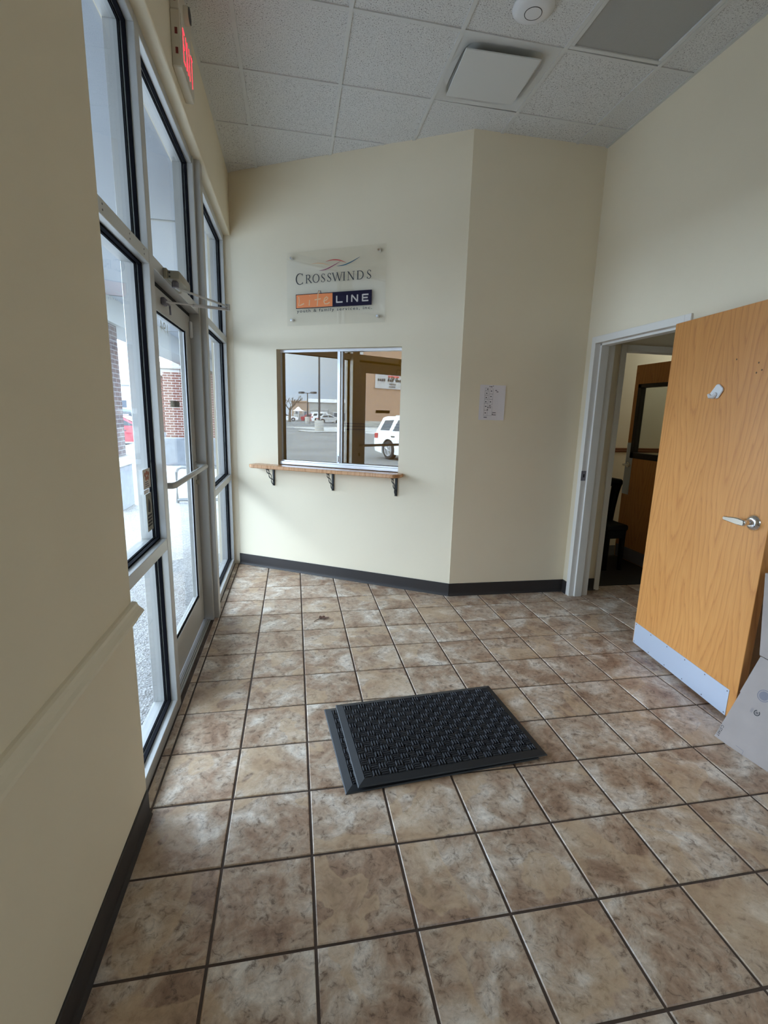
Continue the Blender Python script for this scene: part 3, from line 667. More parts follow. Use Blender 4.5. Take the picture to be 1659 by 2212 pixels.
sg = thing('wall_sign', (3.46, -0.08, 7.45), BACK, label='clear acrylic Crosswinds and LifeLine sign on steel standoffs above the reception window', cat='sign')
SY = -0.085
box('panel', 'acrylic', sg, 1.96, 4.97, SY, SY+0.03, 7.45, 9.40)
for sx, szz in ((2.115, 9.25), (4.765, 9.25), (2.105, 7.61), (4.755, 7.61)):
    g = MB(); g.lathe([(0.036, 0.0), (0.036, SY-0.02), (0.030, SY-0.035), (0.0, SY-0.036)], (sx, 0, szz), 'y', 16); g.build('standoff', 'chrome', sg, smooth=True)
YT = SY-0.002
def arc(cx, cz, rx, rz, a0, a1, n=14): return [(cx+rx*math.cos(math.radians(a0+(a1-a0)*i/n)), cz+rz*math.sin(math.radians(a0+(a1-a0)*i/n))) for i in range(n+1)]
def serif_letter(mb, ch, x, z, wd, h, y):
    T, t, sf = 0.030*h/0.22, 0.013*h/0.22, 0.035*h/0.22
    def st(pts, w_): mb.ribbon([(x+a*wd, z+b*h) for a, b in pts], w_, y, 0.003)
    def ser(a, b, l=1.0): mb.ribbon([(x+a*wd-sf*l, z+b*h), (x+a*wd+sf*l, z+b*h)], t*0.8, y, 0.003)
    if ch == 'C':
        pts = arc(0.52, 0.5, 0.5, 0.5, 48, 312, 22); st(pts, [t+(T-t)*abs(math.sin(math.radians(max(0, min(180, (48+264*i/22)-90))))) for i in range(23)]); st([(0.86, 0.99), (0.86, 0.78)], t); st([(0.88, 0.02), (0.88, 0.2)], t)
    elif ch == 'O':
        pts = arc(0.5, 0.5, 0.47, 0.5, 0, 360, 28); st(pts, [t+(T-t)*abs(math.cos(2*PI*i/28)) for i in range(29)])
    elif ch == 'S':
        st([(0.80, 0.84), (0.66, 0.96), (0.48, 1.0), (0.28, 0.94), (0.18, 0.78), (0.28, 0.62), (0.5, 0.5), (0.72, 0.38), (0.84, 0.22), (0.72, 0.06), (0.5, 0.0), (0.28, 0.04), (0.14, 0.18)], [t, t, t, t, T*0.8, T, T, T, T*0.8, t, t, t, t]); st([(0.80, 0.97), (0.80, 0.78)], t); st([(0.14, 0.02), (0.14, 0.24)], t)
    elif ch == 'R':
        st([(0.16, 0), (0.16, 1)], T); st([(0.16, 0.99), (0.45, 0.99)] + arc(0.45, 0.76, 0.25, 0.23, 85, -85, 10) + [(0.16, 0.52)], [t, t]+[t+(T-t)*math.sin(PI*i/10) for i in range(11)]+[t]); st([(0.42, 0.52), (0.95, 0.0)], T); ser(0.16, 0.01); ser(0.94, 0.01, 0.7); ser(0.12, 0.99, 0.6)
    elif ch == 'W':
        st([(-0.02, 1), (0.28, 0)], T); st([(0.28, 0), (0.52, 1)], t); st([(0.48, 1), (0.76, 0)], T); st([(0.76, 0), (1.04, 1)], t); ser(-0.02, 0.99, 1.0); ser(0.48, 0.99, 0.8); ser(1.04, 0.99, 0.9)
    elif ch == 'I': st([(0.5, 0), (0.5, 1)], T); ser(0.5, 0.01); ser(0.5, 0.99)
    elif ch == 'N': st([(0.12, 0), (0.12, 1)], t); st([(0.12, 1), (0.88, 0)], T); st([(0.88, 0), (0.88, 1)], t); ser(0.12, 0.01); ser(0.88, 0.99); ser(0.06, 0.99, 0.7)
    elif ch == 'D':
        st([(0.14, 0), (0.14, 1)], T); st([(0.14, 0.99), (0.4, 0.99)] + arc(0.4, 0.5, 0.52, 0.49, 88, -88, 14) + [(0.14, 0.01)], [t, t]+[t+(T-t)*math.sin(PI*i/14) for i in range(15)]+[t]); ser(0.1, 0.99, 0.6); ser(0.1, 0.01, 0.6)
WORD = [('C', 2.27, 0.235, 0.285, -0.02), ('R', 2.575, 0.19, 0.215, 0), ('O', 2.80, 0.20, 0.215, 0), ('S', 3.05, 0.145, 0.215, 0), ('S', 3.24, 0.145, 0.215, 0), ('W', 3.42, 0.27, 0.215, 0), ('I', 3.73, 0.06, 0.215, 0), ('N', 3.86, 0.21, 0.215, 0), ('D', 4.14, 0.20, 0.215, 0), ('S', 4.42, 0.15, 0.215, 0)]
for ch_, xx, wd, hh, dz in WORD:
    lt = MB(); serif_letter(lt, ch_, xx, 8.565+dz, wd, hh, YT); lt.build('serif_letter', 'ink_dark_grey', sg)
def swoosh(name, m, pts, wmax):
    q = MB(); n = len(pts); fine = []
    for i in range(n-1):
        p0, p1, p2_, p3 = pts[max(i-1, 0)], pts[i], pts[i+1], pts[min(i+2, n-1)]
        for k in range(6):
            t = k/6; f = lambda a, b, c, d: 0.5*((2*b)+(-a+c)*t+(2*a-5*b+4*c-d)*t*t+(-a+3*b-3*c+d)*t**3)
            fine.append((f(p0[0], p1[0], p2_[0], p3[0]), f(p0[1], p1[1], p2_[1], p3[1])))
    fine.append(pts[-1]); kk = len(fine)-1
    q.ribbon(fine, [wmax*(0.12+0.88*math.sin(PI*min(1, i/kk*1.0))) for i in range(kk+1)], YT, 0.003); q.build(name, m, sg)
swoosh('swoosh', 'logo_sand', [(2.75, 9.055), (2.95, 9.06), (3.15, 9.03), (3.36, 8.965)], 0.022)
swoosh('swoosh', 'logo_red', [(3.20, 9.085), (3.42, 9.11), (3.62, 9.085), (3.82, 9.01)], 0.026)
swoosh('swoosh', 'logo_plum', [(3.0, 8.865), (3.20, 8.885), (3.42, 8.96), (3.66, 9.06)], 0.024)
swoosh('swoosh', 'logo_teal', [(3.54, 8.945), (3.75, 8.955), (3.98, 9.02), (4.22, 9.125)], 0.026)
box('logo_frame', 'logo_navy', sg, 2.255, 3.43, YT-0.002, YT, 7.905, 8.285)
box('orange_block', 'logo_orange', sg, 2.272, 3.415, YT-0.005, YT-0.001, 7.922, 8.268)
box('navy_block', 'logo_navy', sg, 3.415, 4.585, YT-0.005, YT, 7.905, 8.285)
life = [[(2.35, 8.22), (2.37, 8.10), (2.345, 7.985), (2.43, 8.0), (2.52, 8.035)], [(2.70, 8.12), (2.685, 7.97)], [(2.705, 8.225), (2.71, 8.235)], [(3.02, 8.33), (2.99, 8.33), (2.965, 8.26), (2.955, 8.10), (2.94, 7.95)], [(2.86, 8.115), (3.05, 8.135)], [(3.155, 8.07), (3.24, 8.10), (3.275, 8.14), (3.235, 8.175), (3.175, 8.14), (3.145, 8.06), (3.18, 7.995), (3.26, 7.995), (3.33, 8.03)]]
for grp_ in (life[0:1], life[1:3], life[3:5], life[5:6]):
    q = MB()
    for s_ in grp_: q.ribbon(s_, 0.028, YT-0.005, 0.003)
    q.build('script_letter', 'logo_sand', sg)
q = MB()
for s_ in ([(2.955, 8.27), (2.985, 8.345), (3.01, 8.35)], [(3.04, 8.35), (3.065, 8.26)]): q.ribbon(s_, 0.016, YT-0.004, 0.003)
q.build('script_loop', 'logo_navy', sg)
LINE = [[[(0,1),(0,0)], [(0,0.07),(0.9,0.07)]], [[(0.3,0),(0.3,1)]], [[(0,0),(0,1)], [(0,1),(0.85,0)], [(0.85,0),(0.85,1)]], [[(0,0),(0,1)], [(0,0.07),(0.85,0.07)], [(0,0.5),(0.75,0.5)], [(0,0.93),(0.85,0.93)]]]
for k, l_ in enumerate(LINE):
    q = MB(); strokes(q, l_, (3.545, 3.80, 4.00, 4.32)[k], 8.005, 0.20, 0.18, 0.036, YT-0.005); q.build('block_letter', 'logo_silver', sg)
def tx(t):
    me = text_mesh(t, 1.0, 0.008, 1.25); xs = [v.co.x for v in me.vertices]; ys = [v.co.y for v in me.vertices]; r = (min(xs), max(xs), min(ys), max(ys)); bpy.data.meshes.remove(me); return r
full = 'youth & family services, inc.'; fx0, fx1, fy0, fy1 = tx(full); kx, kz = 2.31/(fx1-fx0), 0.105/(fy1-fy0); done = ''
for wrd in full.split(' '):
    done = (done + ' ' + wrd) if done else wrd
    a_, b_, c_, d_ = tx(wrd); end = tx(done)[1]; st0 = end - (b_-a_)
    text('tagline_word', wrd, 'ink_dark_grey', sg, 2.285+(st0-fx0)*kx, YT-0.001, 7.775+(c_-fy0)*kz, (b_-a_)*kx, (d_-c_)*kz, bold=0.008, space=1.25)

# paper notice
pn = thing('paper_notice', (7.045, 8.735, 4.94), label='white printed room plan notice taped to the shaded wall', cat='notice')
g = MB(); nn = 8
for i in range(nn):
    xa, xb = 6.69+0.712*i/nn, 6.69+0.712*(i+1)/nn; ya, yb = (8.733-0.03*max(0, i/nn-0.7)**1.2*2, 8.733-0.03*max(0, (i+1)/nn-0.7)**1.2*2)
    g.quad((xa, ya, 4.945), (xb, yb, 4.945), (xb, yb, 5.855), (xa, ya, 5.855)); g.quad((xa, ya+0.003, 4.945), (xa, ya+0.003, 5.855), (xb, yb+0.003, 5.855), (xb, yb+0.003, 4.945))
g.build('sheet', 'paper', pn)
g = MB(); yp = 8.7315
def frame_rect(a, b, c, d, t=0.004):
    for q_ in ((a, b, c, c+t), (a, b, d-t, d), (a, a+t, c, d), (b-t, b, c, d)): g.box(q_[0], q_[1], yp, yp+0.001, q_[2], q_[3])
zz = [5.78, 5.70, 5.59, 5.49, 5.38, 5.20, 5.06]
for i in range(6): frame_rect(6.83, 6.93, zz[i+1], zz[i])
for i in range(3): frame_rect(6.96, 7.06, 5.76-0.135*(i+1), 5.76-0.135*i)
frame_rect(6.83, 7.06, 5.06, 5.30); g.build('plan_outline', 'ink_grey', pn)
g = MB()
for (a, b) in ((6.90, 5.745), (6.88, 5.64), (6.875, 5.53), (6.87, 5.42), (6.875, 5.30), (6.875, 5.13), (7.01, 5.70), (7.005, 5.56), (7.0, 5.42), (6.94, 5.27), (6.93, 5.21)): g.box(a-0.016, a+0.016, yp-0.0005, yp+0.0005, b-0.012, b+0.012)
for (a, b, w_) in ((7.0, 5.812, 0.06), (7.05, 5.83, 0.02), (6.95, 5.815, 0.02), (7.14, 5.72, 0.05), (7.18, 5.685, 0.05), (6.88, 5.015, 0.09), (7.12, 5.14, 0.10), (7.12, 5.085, 0.11), (7.08, 5.105, 0.02), (6.99, 5.32, 0.05), (7.0, 5.27, 0.05)): g.box(a-w_/2, a+w_/2, yp-0.0005, yp+0.0005, b-0.008, b+0.008)
tag(g.build('print', 'ink', pn), kind='stuff')

# ================================================================== OAK DOOR (open) AND ITS FRAME
df2 = thing('trim_2', (9.9, 6.8, 0), label='off white hollow metal frame of the hallway doorway', cat='door frame', kind='structure')
XW = 9.66; fx = XW-0.045
def jamb(ya, s):          # s=+1: opening lies towards -y (far jamb); s=-1: near jamb
    o = OY1 if s > 0 else OY0
    P_ = lambda d: o + s*d
    g = MB()
    pts = [(fx, P_(0.165)), (fx, P_(0.0)), (XW+0.11, P_(0.0)), (XW+0.11, P_(-0.055)), (XW+0.33, P_(-0.055)), (XW+0.33, P_(0.0)), (10.205, P_(0.0)), (10.205, P_(0.165)), (10.16, P_(0.165)), (10.16, P_(0.02)), (XW, P_(0.02)), (XW, P_(0.165))]
    g.prism(pts, 0, OZ+0.165, 'z', 0.004); return g.build('jamb', 'trim_paint', df2)
jf = jamb(0, 1); jamb(0, -1)
g = MB(); g.prism([(fx, OZ+0.165), (fx, OZ), (XW+0.11, OZ), (XW+0.11, OZ-0.055), (XW+0.33, OZ-0.055), (XW+0.33, OZ), (10.205, OZ), (10.205, OZ+0.165), (10.16, OZ+0.165), (10.16, OZ+0.02), (XW, OZ+0.02), (XW, OZ+0.165)], OY0, OY1, 'y', 0.004); g.build('head', 'trim_paint', df2)
g = MB(); g.box(fx-0.004, XW+0.09, OY1-0.006, OY1+0.006, 3.37, 3.64); st_ = g.build('strike_plate', 'ink_grey', jf)
g = MB(); g.box(XW+0.01, XW+0.05, OY1-0.008, OY1, 3.46, 3.55); g.build('strike_hole', 'black_gap', jf)

LF = Frame((9.453, 5.346, 0), math.atan2(-0.9943, -0.1064))   # local x: along the leaf, local -y: towards the viewer
d2 = thing('door_2', (0, 0, 0.05), LF, label='light oak door standing open with a steel kick plate', cat='door', kind='structure')
box('leaf', 'oak', d2, 0.0, 2.955, 0.0, 0.143, 0.055, 6.965, 0.006)
kp = box('kick_plate', 'kick_steel', d2, 0.03, 2.80, -0.008, 0.0, 0.06, 0.545)
g = MB()
for i in range(6):
    for z in (0.10, 0.505): g.lathe([(0.013, -0.008), (0.012, -0.012), (0.0, -0.013)], (0.07+2.69*i/5, 0, z), 'y', 8)
g.build('screw', 'ink_grey', kp)
g = MB(); lx, lz = 2.675, 3.46
g.lathe([(0.135, 0.0), (0.13, -0.025), (0.09, -0.065), (0.06, -0.07)], (lx, 0, lz), 'y', 28); ro = g.build('lever_rose', 'chrome', d2, smooth=True)
g = MB(); g.lathe([(0.04, -0.05), (0.036, -0.20), (0.030, -0.205)], (lx, 0, lz), 'y', 16); g.build('lever_neck', 'chrome', ro, smooth=True)
g = MB(); pts = [(lx+0.05, lz+0.05), (lx-0.10, lz+0.06), (lx-0.38, lz+0.035), (lx-0.405, lz), (lx-0.38, lz-0.035), (lx-0.10, lz-0.055), (lx+0.05, lz-0.05), (lx+0.065, lz)]
g.prism(pts, -0.235, -0.175, 'y', 0.014); g.build('lever_handle', 'chrome', ro, smooth=True)
g = MB()
for z in (0.75, 3.5, 6.2): g.lathe([(0.025, z-0.18), (0.025, z+0.18)], (-0.02, 0.14, 0), 'z', 10)
g.build('hinge', 'chrome', d2)
for ha, hb in ((1.745, 6.10), (2.22, 6.0), (2.206, 5.845), (2.306, 5.88)):
    g = MB(); g.lathe([(0.016, -0.002), (0.012, -0.0035), (0.0, -0.0035)], (ha, 0, hb), 'y', 8); g.build('screw_hole', 'sticker_brown', d2)
hk = thing('coat_hook', (1.43, 0.0, 5.47), LF, label='small white adhesive hook stuck on the oak door', cat='hook')
hx, hz = 1.43, 5.565
g = MB(); g.prism([(hx-0.16, hz-0.01), (hx-0.14, hz-0.055), (hx+0.0, hz-0.11), (hx+0.05, hz-0.10), (hx+0.14, hz+0.03), (hx+0.135, hz+0.07), (hx+0.03, hz+0.145), (hx-0.03, hz+0.14)], -0.03, -0.0005, 'y', 0.01); g.build('plate', 'device_white', hk)
g = MB(); g.tube([(hx-0.0, -0.025, hz-0.02), (hx-0.03, -0.06, hz-0.08), (hx-0.07, -0.09, hz-0.075), (hx-0.095, -0.095, hz-0.03)], [0.04, 0.04, 0.035, 0.025], 8); g.build('hook_arm', 'device_white', hk, smooth=True)

# ================================================================== HALLWAY AND ROOM BEYOND
struct('wall_hall_end', MB().box(10.16, 10.80, 8.72, 9.0, 0, 8.6).box(13.80, 15.2, 8.72, 9.0, 0, 8.6).box(10.80, 13.80, 8.72, 9.0, 6.93, 8.6), 'wall_paint', 'cream hallway end wall with an inner doorway', 'wall')
struct('wall_hall_side', MB().box(14.9, 15.2, 1.0, 8.72, 0, 8.6).box(10.16, 15.2, 0.7, 1.0, 0, 8.6), 'wall_paint', 'cream hallway side wall', 'wall')
struct('ceiling_hall', MB().box(10.16, 15.2, 1.0, 9.0, 8.3, 8.6), 'ceiling_white', 'hallway ceiling beyond the doorway', 'ceiling')
cove('baseboard_hall', [(10.72, 8.72), (10.205, 8.72)], 'dark rubber cove base in the hallway between two door frames')
tf = thing('trim_3', (12.3, 8.86, 0), label='beige metal frame of the inner hallway doorway', cat='door frame', kind='structure')
def jamb2(x, s):
    g = MB(); g.prism([(x-s*0.165, 8.675), (x, 8.675), (x, 8.80), (x+s*0.05, 8.80), (x+s*0.05, 9.0), (x, 9.0), (x, 9.045), (x-s*0.165, 9.045), (x-s*0.165, 9.0), (x-s*0.02, 9.0), (x-s*0.02, 8.72), (x-s*0.165, 8.72)], 0, 7.06, 'z', 0.004); g.build('jamb', 'trim_paint', tf)
jamb2(10.83, 1); jamb2(13.79, -1)
box('head', 'trim_paint', tf, 10.83, 13.79, 8.675, 9.045, 6.895, 7.06)
struct('wall_far_room', MB().box(10.3, 19.0, 13.4, 13.7, 0, 9.0).box(10.0, 10.3, 9.0, 13.7, 0, 9.0).box(19.0, 19.3, 8.7, 13.7, 0, 9.0).box(15.2, 19.0, 8.72, 9.0, 0, 9.0), 'wall_paint', 'cream wall of the room seen through the inner doorway', 'wall')
struct('ceiling_far_room', MB().box(10.0, 19.3, 8.72, 13.7, 8.7, 9.0), 'ceiling_white', 'ceiling of the room beyond the hallway', 'ceiling')
g = MB(); g.prism([(13.4, 3.80), (13.37, 3.80), (13.35, 3.84), (13.36, 3.90), (13.35, 3.95), (13.4, 3.97)], 10.3, 19.0, 'x'); struct('trim_4', g, 'rail_wood', 'brown wooden chair rail in the far room', 'chair rail')
pl_ = thing('added_lamp', (16.4, 11.3, 8.6), label='unseen ceiling light panel added to light the far room', cat='ceiling light')  # light source added out of view to brighten the far room
emit('panel_glow', (0.93, 1.0, 0.93), 0.9)
box('panel', 'panel_glow', pl_, 15.6, 17.4, 10.6, 12.4, 8.62, 8.68)
D3 = Frame((13.72, 9.05, 0), PI/2)                        # local x -> +Y, local -y -> +X ; visible face is local +y
d3 = thing('door_3', (0, 0, 0.03), D3, label='oak office door with a black framed glass lite in the far room', cat='door', kind='structure')
la, lb, lc, ld = 0.60, 2.76, 3.72, 6.28
g = MB(); g.box(0, 2.97, -0.145, 0, 0.03, lc, 0.004); g.box(0, 2.97, -0.145, 0, ld, 6.93, 0.004); g.box(0, la, -0.145, 0, lc, ld); g.box(lb, 2.97, -0.145, 0, lc, ld); g.build('leaf', 'oak', d3)
g = MB()
for (a, b, c, d) in ((la, lb, lc, lc+0.20), (la, lb, ld-0.13, ld), (la, la+0.15, lc, ld), (lb-0.17, lb, lc, ld)): g.box(a, b, -0.17, 0.03, c, d, 0.01)
g.build('lite_frame', 'dark_frame', d3); box('pane', 'lite_glass', d3, la+0.1, lb-0.1, -0.085, -0.07, lc+0.1, ld-0.1)
box('kick_plate', 'ink_grey', d3, 0.05, 2.92, 0.0, 0.01, 0.05, 0.50)
box('latch_plate', 'kick_steel', d3, 2.62, 2.965, 0.0, 0.008, 2.4, 4.25)
g = MB(); g.lathe([(0.11, 0.0), (0.10, 0.04), (0.05, 0.06), (0.035, 0.20)], (2.80, 0, 3.47), 'y', 16); g.prism([(2.85, 3.50), (2.45, 3.49), (2.45, 3.45), (2.85, 3.44)], 0.17, 0.22, 'y', 0.01); g.build('lever_handle', 'chrome', d3, smooth=True)
# black slatted chair in the far room
ch = thing('side_chair', (12.48, 11.1, 0), label='black wooden slat back chair in the dark room beyond the hallway', cat='chair')
cx0, cx1 = 12.10, 12.87
for xx, sx in ((cx0+0.06, -1), (cx1-0.06, 1)):
    g = MB(); pts = [(xx, 11.55, 0), (xx, 11.42, 0.8), (xx+sx*0.03, 11.35, 1.45), (xx+sx*0.14, 11.42, 2.0), (xx+sx*0.28, 11.50, 2.5), (xx+sx*0.42, 11.55, 2.9)]; g.tube(pts, [0.10, 0.11, 0.13, 0.13, 0.12, 0.11], 8); g.build('leg', 'black_wood', ch, smooth=True)
    g = MB(); g.tube([(xx-sx*0.04, 10.42, 0), (xx-sx*0.04, 10.45, 1.4)], [0.08, 0.10], 8); g.build('leg', 'black_wood', ch, smooth=True)
box('seat', 'black_wood', ch, cx0-0.05, cx1+0.02, 10.32, 11.50, 1.38, 1.58, 0.05)
box('seat_apron', 'black_wood', ch, cx0+0.05, cx1-0.05, 10.36, 11.42, 1.12, 1.40)
g = MB(); g.tube([(cx0-0.42, 11.54, 2.84), (12.48, 11.62, 2.93), (cx1+0.40, 11.54, 2.84)], [0.15, 0.17, 0.14], 8); g.build('top_rail', 'black_wood', ch, smooth=True)
for k in range(6):
    g = MB(); xx = cx0+0.10+0.115*k; t_ = (k-2.5)*0.10; g.tube([(xx, 11.38, 1.5), (xx+t_*0.4, 11.42, 2.1), (xx+t_, 11.55, 2.82)], 0.075, 6); g.build('slat', 'black_wood', ch)
for zz in (0.35, 0.65):
    g = MB(); g.tube([(cx0, 11.48, zz), (cx1-0.02, 11.48, zz)], 0.06, 6); g.build('stretcher', 'black_wood', ch)
# reception room behind the sliding window
struct('wall_reception', MB().box(-0.6, 10.0, 17.0, 17.3, 0, 11.7).box(-0.6, -0.3, 12.8, 17.0, 0, 11.7).box(9.7, 10.0, 9.15, 17.0, 0, 11.7), 'wall_paint', 'tan wall of the reception office behind the sliding window', 'wall')
struct('ceiling_reception', MB().box(-0.6, 10.0, 9.15, 17.3, 11.76, 12.0), 'ceiling_white', 'ceiling of the reception office', 'ceiling')
g = MB()
for za in (4.33, 4.46, 4.57): g.box(-0.3, 9.7, 16.95, 17.0, za, za+0.05)
struct('trim_5', g, 'rail_wood', 'dark triple chair rail moulding in the reception office', 'chair rail')
rl = thing('added_lamp', (7.0, 14.6, 11.7), label='unseen dim panel added to light the reception office', cat='ceiling light')  # weak yellow glow added, unseen, so the office wall shows through the glass
emit('dim_glow', (1.0, 0.86, 0.42), 2.0)
box('panel', 'dim_glow', rl, 6.0, 8.0, 14.0, 15.2, 11.68, 11.74)

# ================================================================== FLOOR MATS, LEAF, CARTONS
def mat_obj(name, base, ang, lx, ly, zb, label):
    fr = Frame(base, ang); t = thing(name, (lx/2, ly/2, zb), fr, label=label, cat='door mat', group='stacked black entrance mats')
    bw_, hz_ = 0.115, 0.042
    g = MB()
    outer = [(0, 0), (lx, 0), (lx, ly), (0, ly)]; inner = [(bw_, bw_), (lx-bw_, bw_), (lx-bw_, ly-bw_), (bw_, ly-bw_)]
    lo = [g.bm.verts.new((a, b, zb)) for a, b in outer]; mo = [g.bm.verts.new((a+(0.012 if a == 0 else -0.012), b+(0.012 if b == 0 else -0.012), zb+0.014)) for a, b in outer]; hi = [g.bm.verts.new((a, b, zb+hz_)) for a, b in inner]; dn = [g.bm.verts.new((a, b, zb+0.004)) for a, b in inner]
    for i in range(4):
        k = (i+1) % 4
        g.bm.faces.new((lo[i], lo[k], mo[k], mo[i])); g.bm.faces.new((mo[i], mo[k], hi[k], hi[i])); g.bm.faces.new((hi[i], hi[k], dn[k], dn[i])); g.bm.faces.new((dn[i], dn[k], lo[k], lo[i]))
    g.build('rubber_border', 'mat_rubber', t)
    box('backing', 'mat_rubber', t, bw_, lx-bw_, bw_, ly-bw_, zb+0.004, zb+0.018)
    g = MB(); nx = round((lx-2*bw_)/0.124); ny = round((ly-2*bw_)/0.124); cw, chh = (lx-2*bw_)/nx, (ly-2*bw_)/ny
    for i in range(nx):
        for j in range(ny):
            xa, ya = bw_+i*cw, bw_+j*chh
            for k in range(3):
                e = 0.010
                if (i+j) % 2: q_ = (xa+cw*k/3+e, xa+cw*(k+1)/3-e, ya+e, ya+chh-e)
                else: q_ = (xa+e, xa+cw-e, ya+chh*k/3+e, ya+chh*(k+1)/3-e)
                v0 = [g.bm.verts.new((a, b, zb+0.018)) for a, b in ((q_[0], q_[2]), (q_[1], q_[2]), (q_[1], q_[3]), (q_[0], q_[3]))]
                s_ = 0.007; v1 = [g.bm.verts.new((a, b, zb+0.056)) for a, b in ((q_[0]+s_, q_[2]+s_), (q_[1]-s_, q_[2]+s_), (q_[1]-s_, q_[3]-s_), (q_[0]+s_, q_[3]-s_))]
                g.bm.faces.new(v1)
                for m_ in range(4): g.bm.faces.new((v0[m_], v0[(m_+1) % 4], v1[(m_+1) % 4], v1[m_]))
    tag(g.build('ribbed_pile', 'mat_fibre', t), kind='stuff')
mat_obj('door_mat', (2.478, 1.835, 0), 0.088, 2.97, 1.965, 0.002, 'black rubber mat lying underneath the other entrance mat')
mat_obj('door_mat', (2.648, 1.862, 0), 0.076, 2.915, 1.945, 0.060, 'black basket weave entrance mat lying on top of the other')

lf = thing('dried_leaf', (2.5, 7.6, 0), label='curled brown dried leaf on the tiles', cat='leaf')
g = MB(); ol = [(-0.10, 0.03), (-0.075, 0.06), (-0.06, 0.13), (-0.02, 0.085), (0.04, 0.10), (0.07, 0.06), (0.15, 0.0), (0.16, -0.03), (0.08, -0.045), (0.02, -0.08), (-0.05, -0.055), (-0.09, -0.02)]
cc = g.bm.verts.new((2.5, 7.6, 0.02)); rim_ = [g.bm.verts.new((2.5+a, 7.6+b, 0.008+0.03*abs(math.sin(i*1.9)))) for i, (a, b) in enumerate(ol)]
for i in range(len(rim_)): g.bm.faces.new((cc, rim_[i], rim_[(i+1) % len(rim_)]))
bmesh.ops.solidify(g.bm, geom=g.bm.faces[:], thickness=0.004); g.build('blade', 'leaf_brown', lf)
g = MB(); g.tube([(2.42, 7.58, 0.012), (2.36, 7.52, 0.014), (2.28, 7.43, 0.008)], 0.006, 5); g.build('stalk', 'leaf_brown', lf)

ca = thing('cardboard_carton', (9.4, 1.4, 0), label='cardboard carton with its printed flap hanging to the floor behind the oak door', cat='carton')
box('body', 'cardboard', ca, 9.19, 9.62, 0.3, 2.15, 0.0, 1.37)
e1 = Vector((0.409, 0.0, 0.913)); e2 = Vector((-0.11, 0.993, 0.049)); en = Vector((-0.906, -0.12, 0.406)); A0 = Vector((8.563, 2.177, 0.0))
def FP(a, b, o=0.0): return A0 + e1*a + e2*b + en*o
g = MB()
lo = [g.bm.verts.new(FP(a, b, 0)) for a, b in ((0.01, -1.9), (1.507, -1.9), (1.507, 0.0), (0.85, 0.0), (0.84, -0.012), (0.05, -0.006), (0.01, 0.0))]; hi = [g.bm.verts.new(FP(a, b, -0.02)) for a, b in ((0.01, -1.9), (1.507, -1.9), (1.507, 0.0), (0.85, 0.0), (0.84, -0.012), (0.05, -0.006), (0.01, 0.0))]
g.bm.faces.new(lo); g.bm.faces.new(hi[::-1])
for i in range(7): g.bm.faces.new((lo[i], hi[i], hi[(i+1) % 7], lo[(i+1) % 7]))
fp = g.build('flap', 'cardboard', ca)
def fdisc(r0, r1, ca_, cb2, a0=0, a1=360, n=28, o=0.002):
    for i in range(n):
        t0, t1 = math.radians(a0+(a1-a0)*i/n), math.radians(a0+(a1-a0)*(i+1)/n)
        q_ = [FP(ca_+r*math.cos(t), cb2+r*math.sin(t), o) for r, t in ((r0, t0), (r1, t0), (r1, t1), (r0, t1))]
        g.quad(*q_)
def fbar(a0, b0, a1, b1, wd, o=0.002):
    d = Vector((a1-a0, b1-b0)).normalized(); n_ = Vector((-d.y, d.x))*wd/2
    g.quad(*[FP(x, y, o) for x, y in ((a0+n_.x, b0+n_.y), (a1+n_.x, b1+n_.y), (a1-n_.x, b1-n_.y), (a0-n_.x, b0-n_.y))])
text('printed_code', 'C-START', 'ink', fp, 0, 0, 0, 0.19, 0.045, bold=0.01, xf=lambda a, b: FP(0.235-a, -0.07+0.0+b*-1.0+0.055, 0.002))
g = MB(); fdisc(0.032, 0.045, 0.70, -0.352, 20, 330)
for k in range(3):
    t = k*2*PI/3; fbar(0.70+0.018*math.cos(t), -0.352+0.018*math.sin(t), 0.70+0.018*math.cos(t+1.7), -0.352+0.018*math.sin(t+1.7), 0.010)
g.build('recycling_mark', 'ink', fp)
g = MB()
for k in range(3): fbar(0.66, -0.262-0.012*k, 0.735, -0.262-0.012*k, 0.004)
g.build('small_print', 'ink_grey', fp)
g = MB(); fdisc(0.082, 0.095, 0.985, -0.318); fdisc(0.0, 0.070, 0.985, -0.318, o=0.001)
for k in range(9): fbar(0.985-0.06+0.015*k, -0.36, 0.985-0.06+0.015*k, -0.28, 0.006, 0.003)
g.build('seal_stamp', 'ink_grey', fp)
g = MB(); fbar(0.09, -0.33, 0.085, -0.455, 0.005); fbar(0.085, -0.455, 0.02, -0.46, 0.005); g.build('slot_cut', 'ink_grey', fp)
cb = thing('cardboard_carton', (9.33, 1.4, 1.37), label='plain cardboard carton stacked on top of the one with the hanging flap', cat='carton')
g = MB(); g.prism([(9.17, 1.385), (9.62, 1.385), (9.62, 2.8), (8.98, 2.78)], 0.35, 2.2, 'y', 0.01); g.build('body', 'cardboard', cb)
g = MB(); g.box(9.0, 9.62, 1.2, 1.35, 2.805, 2.812); g.build('tape', 'closer_tan', cb)

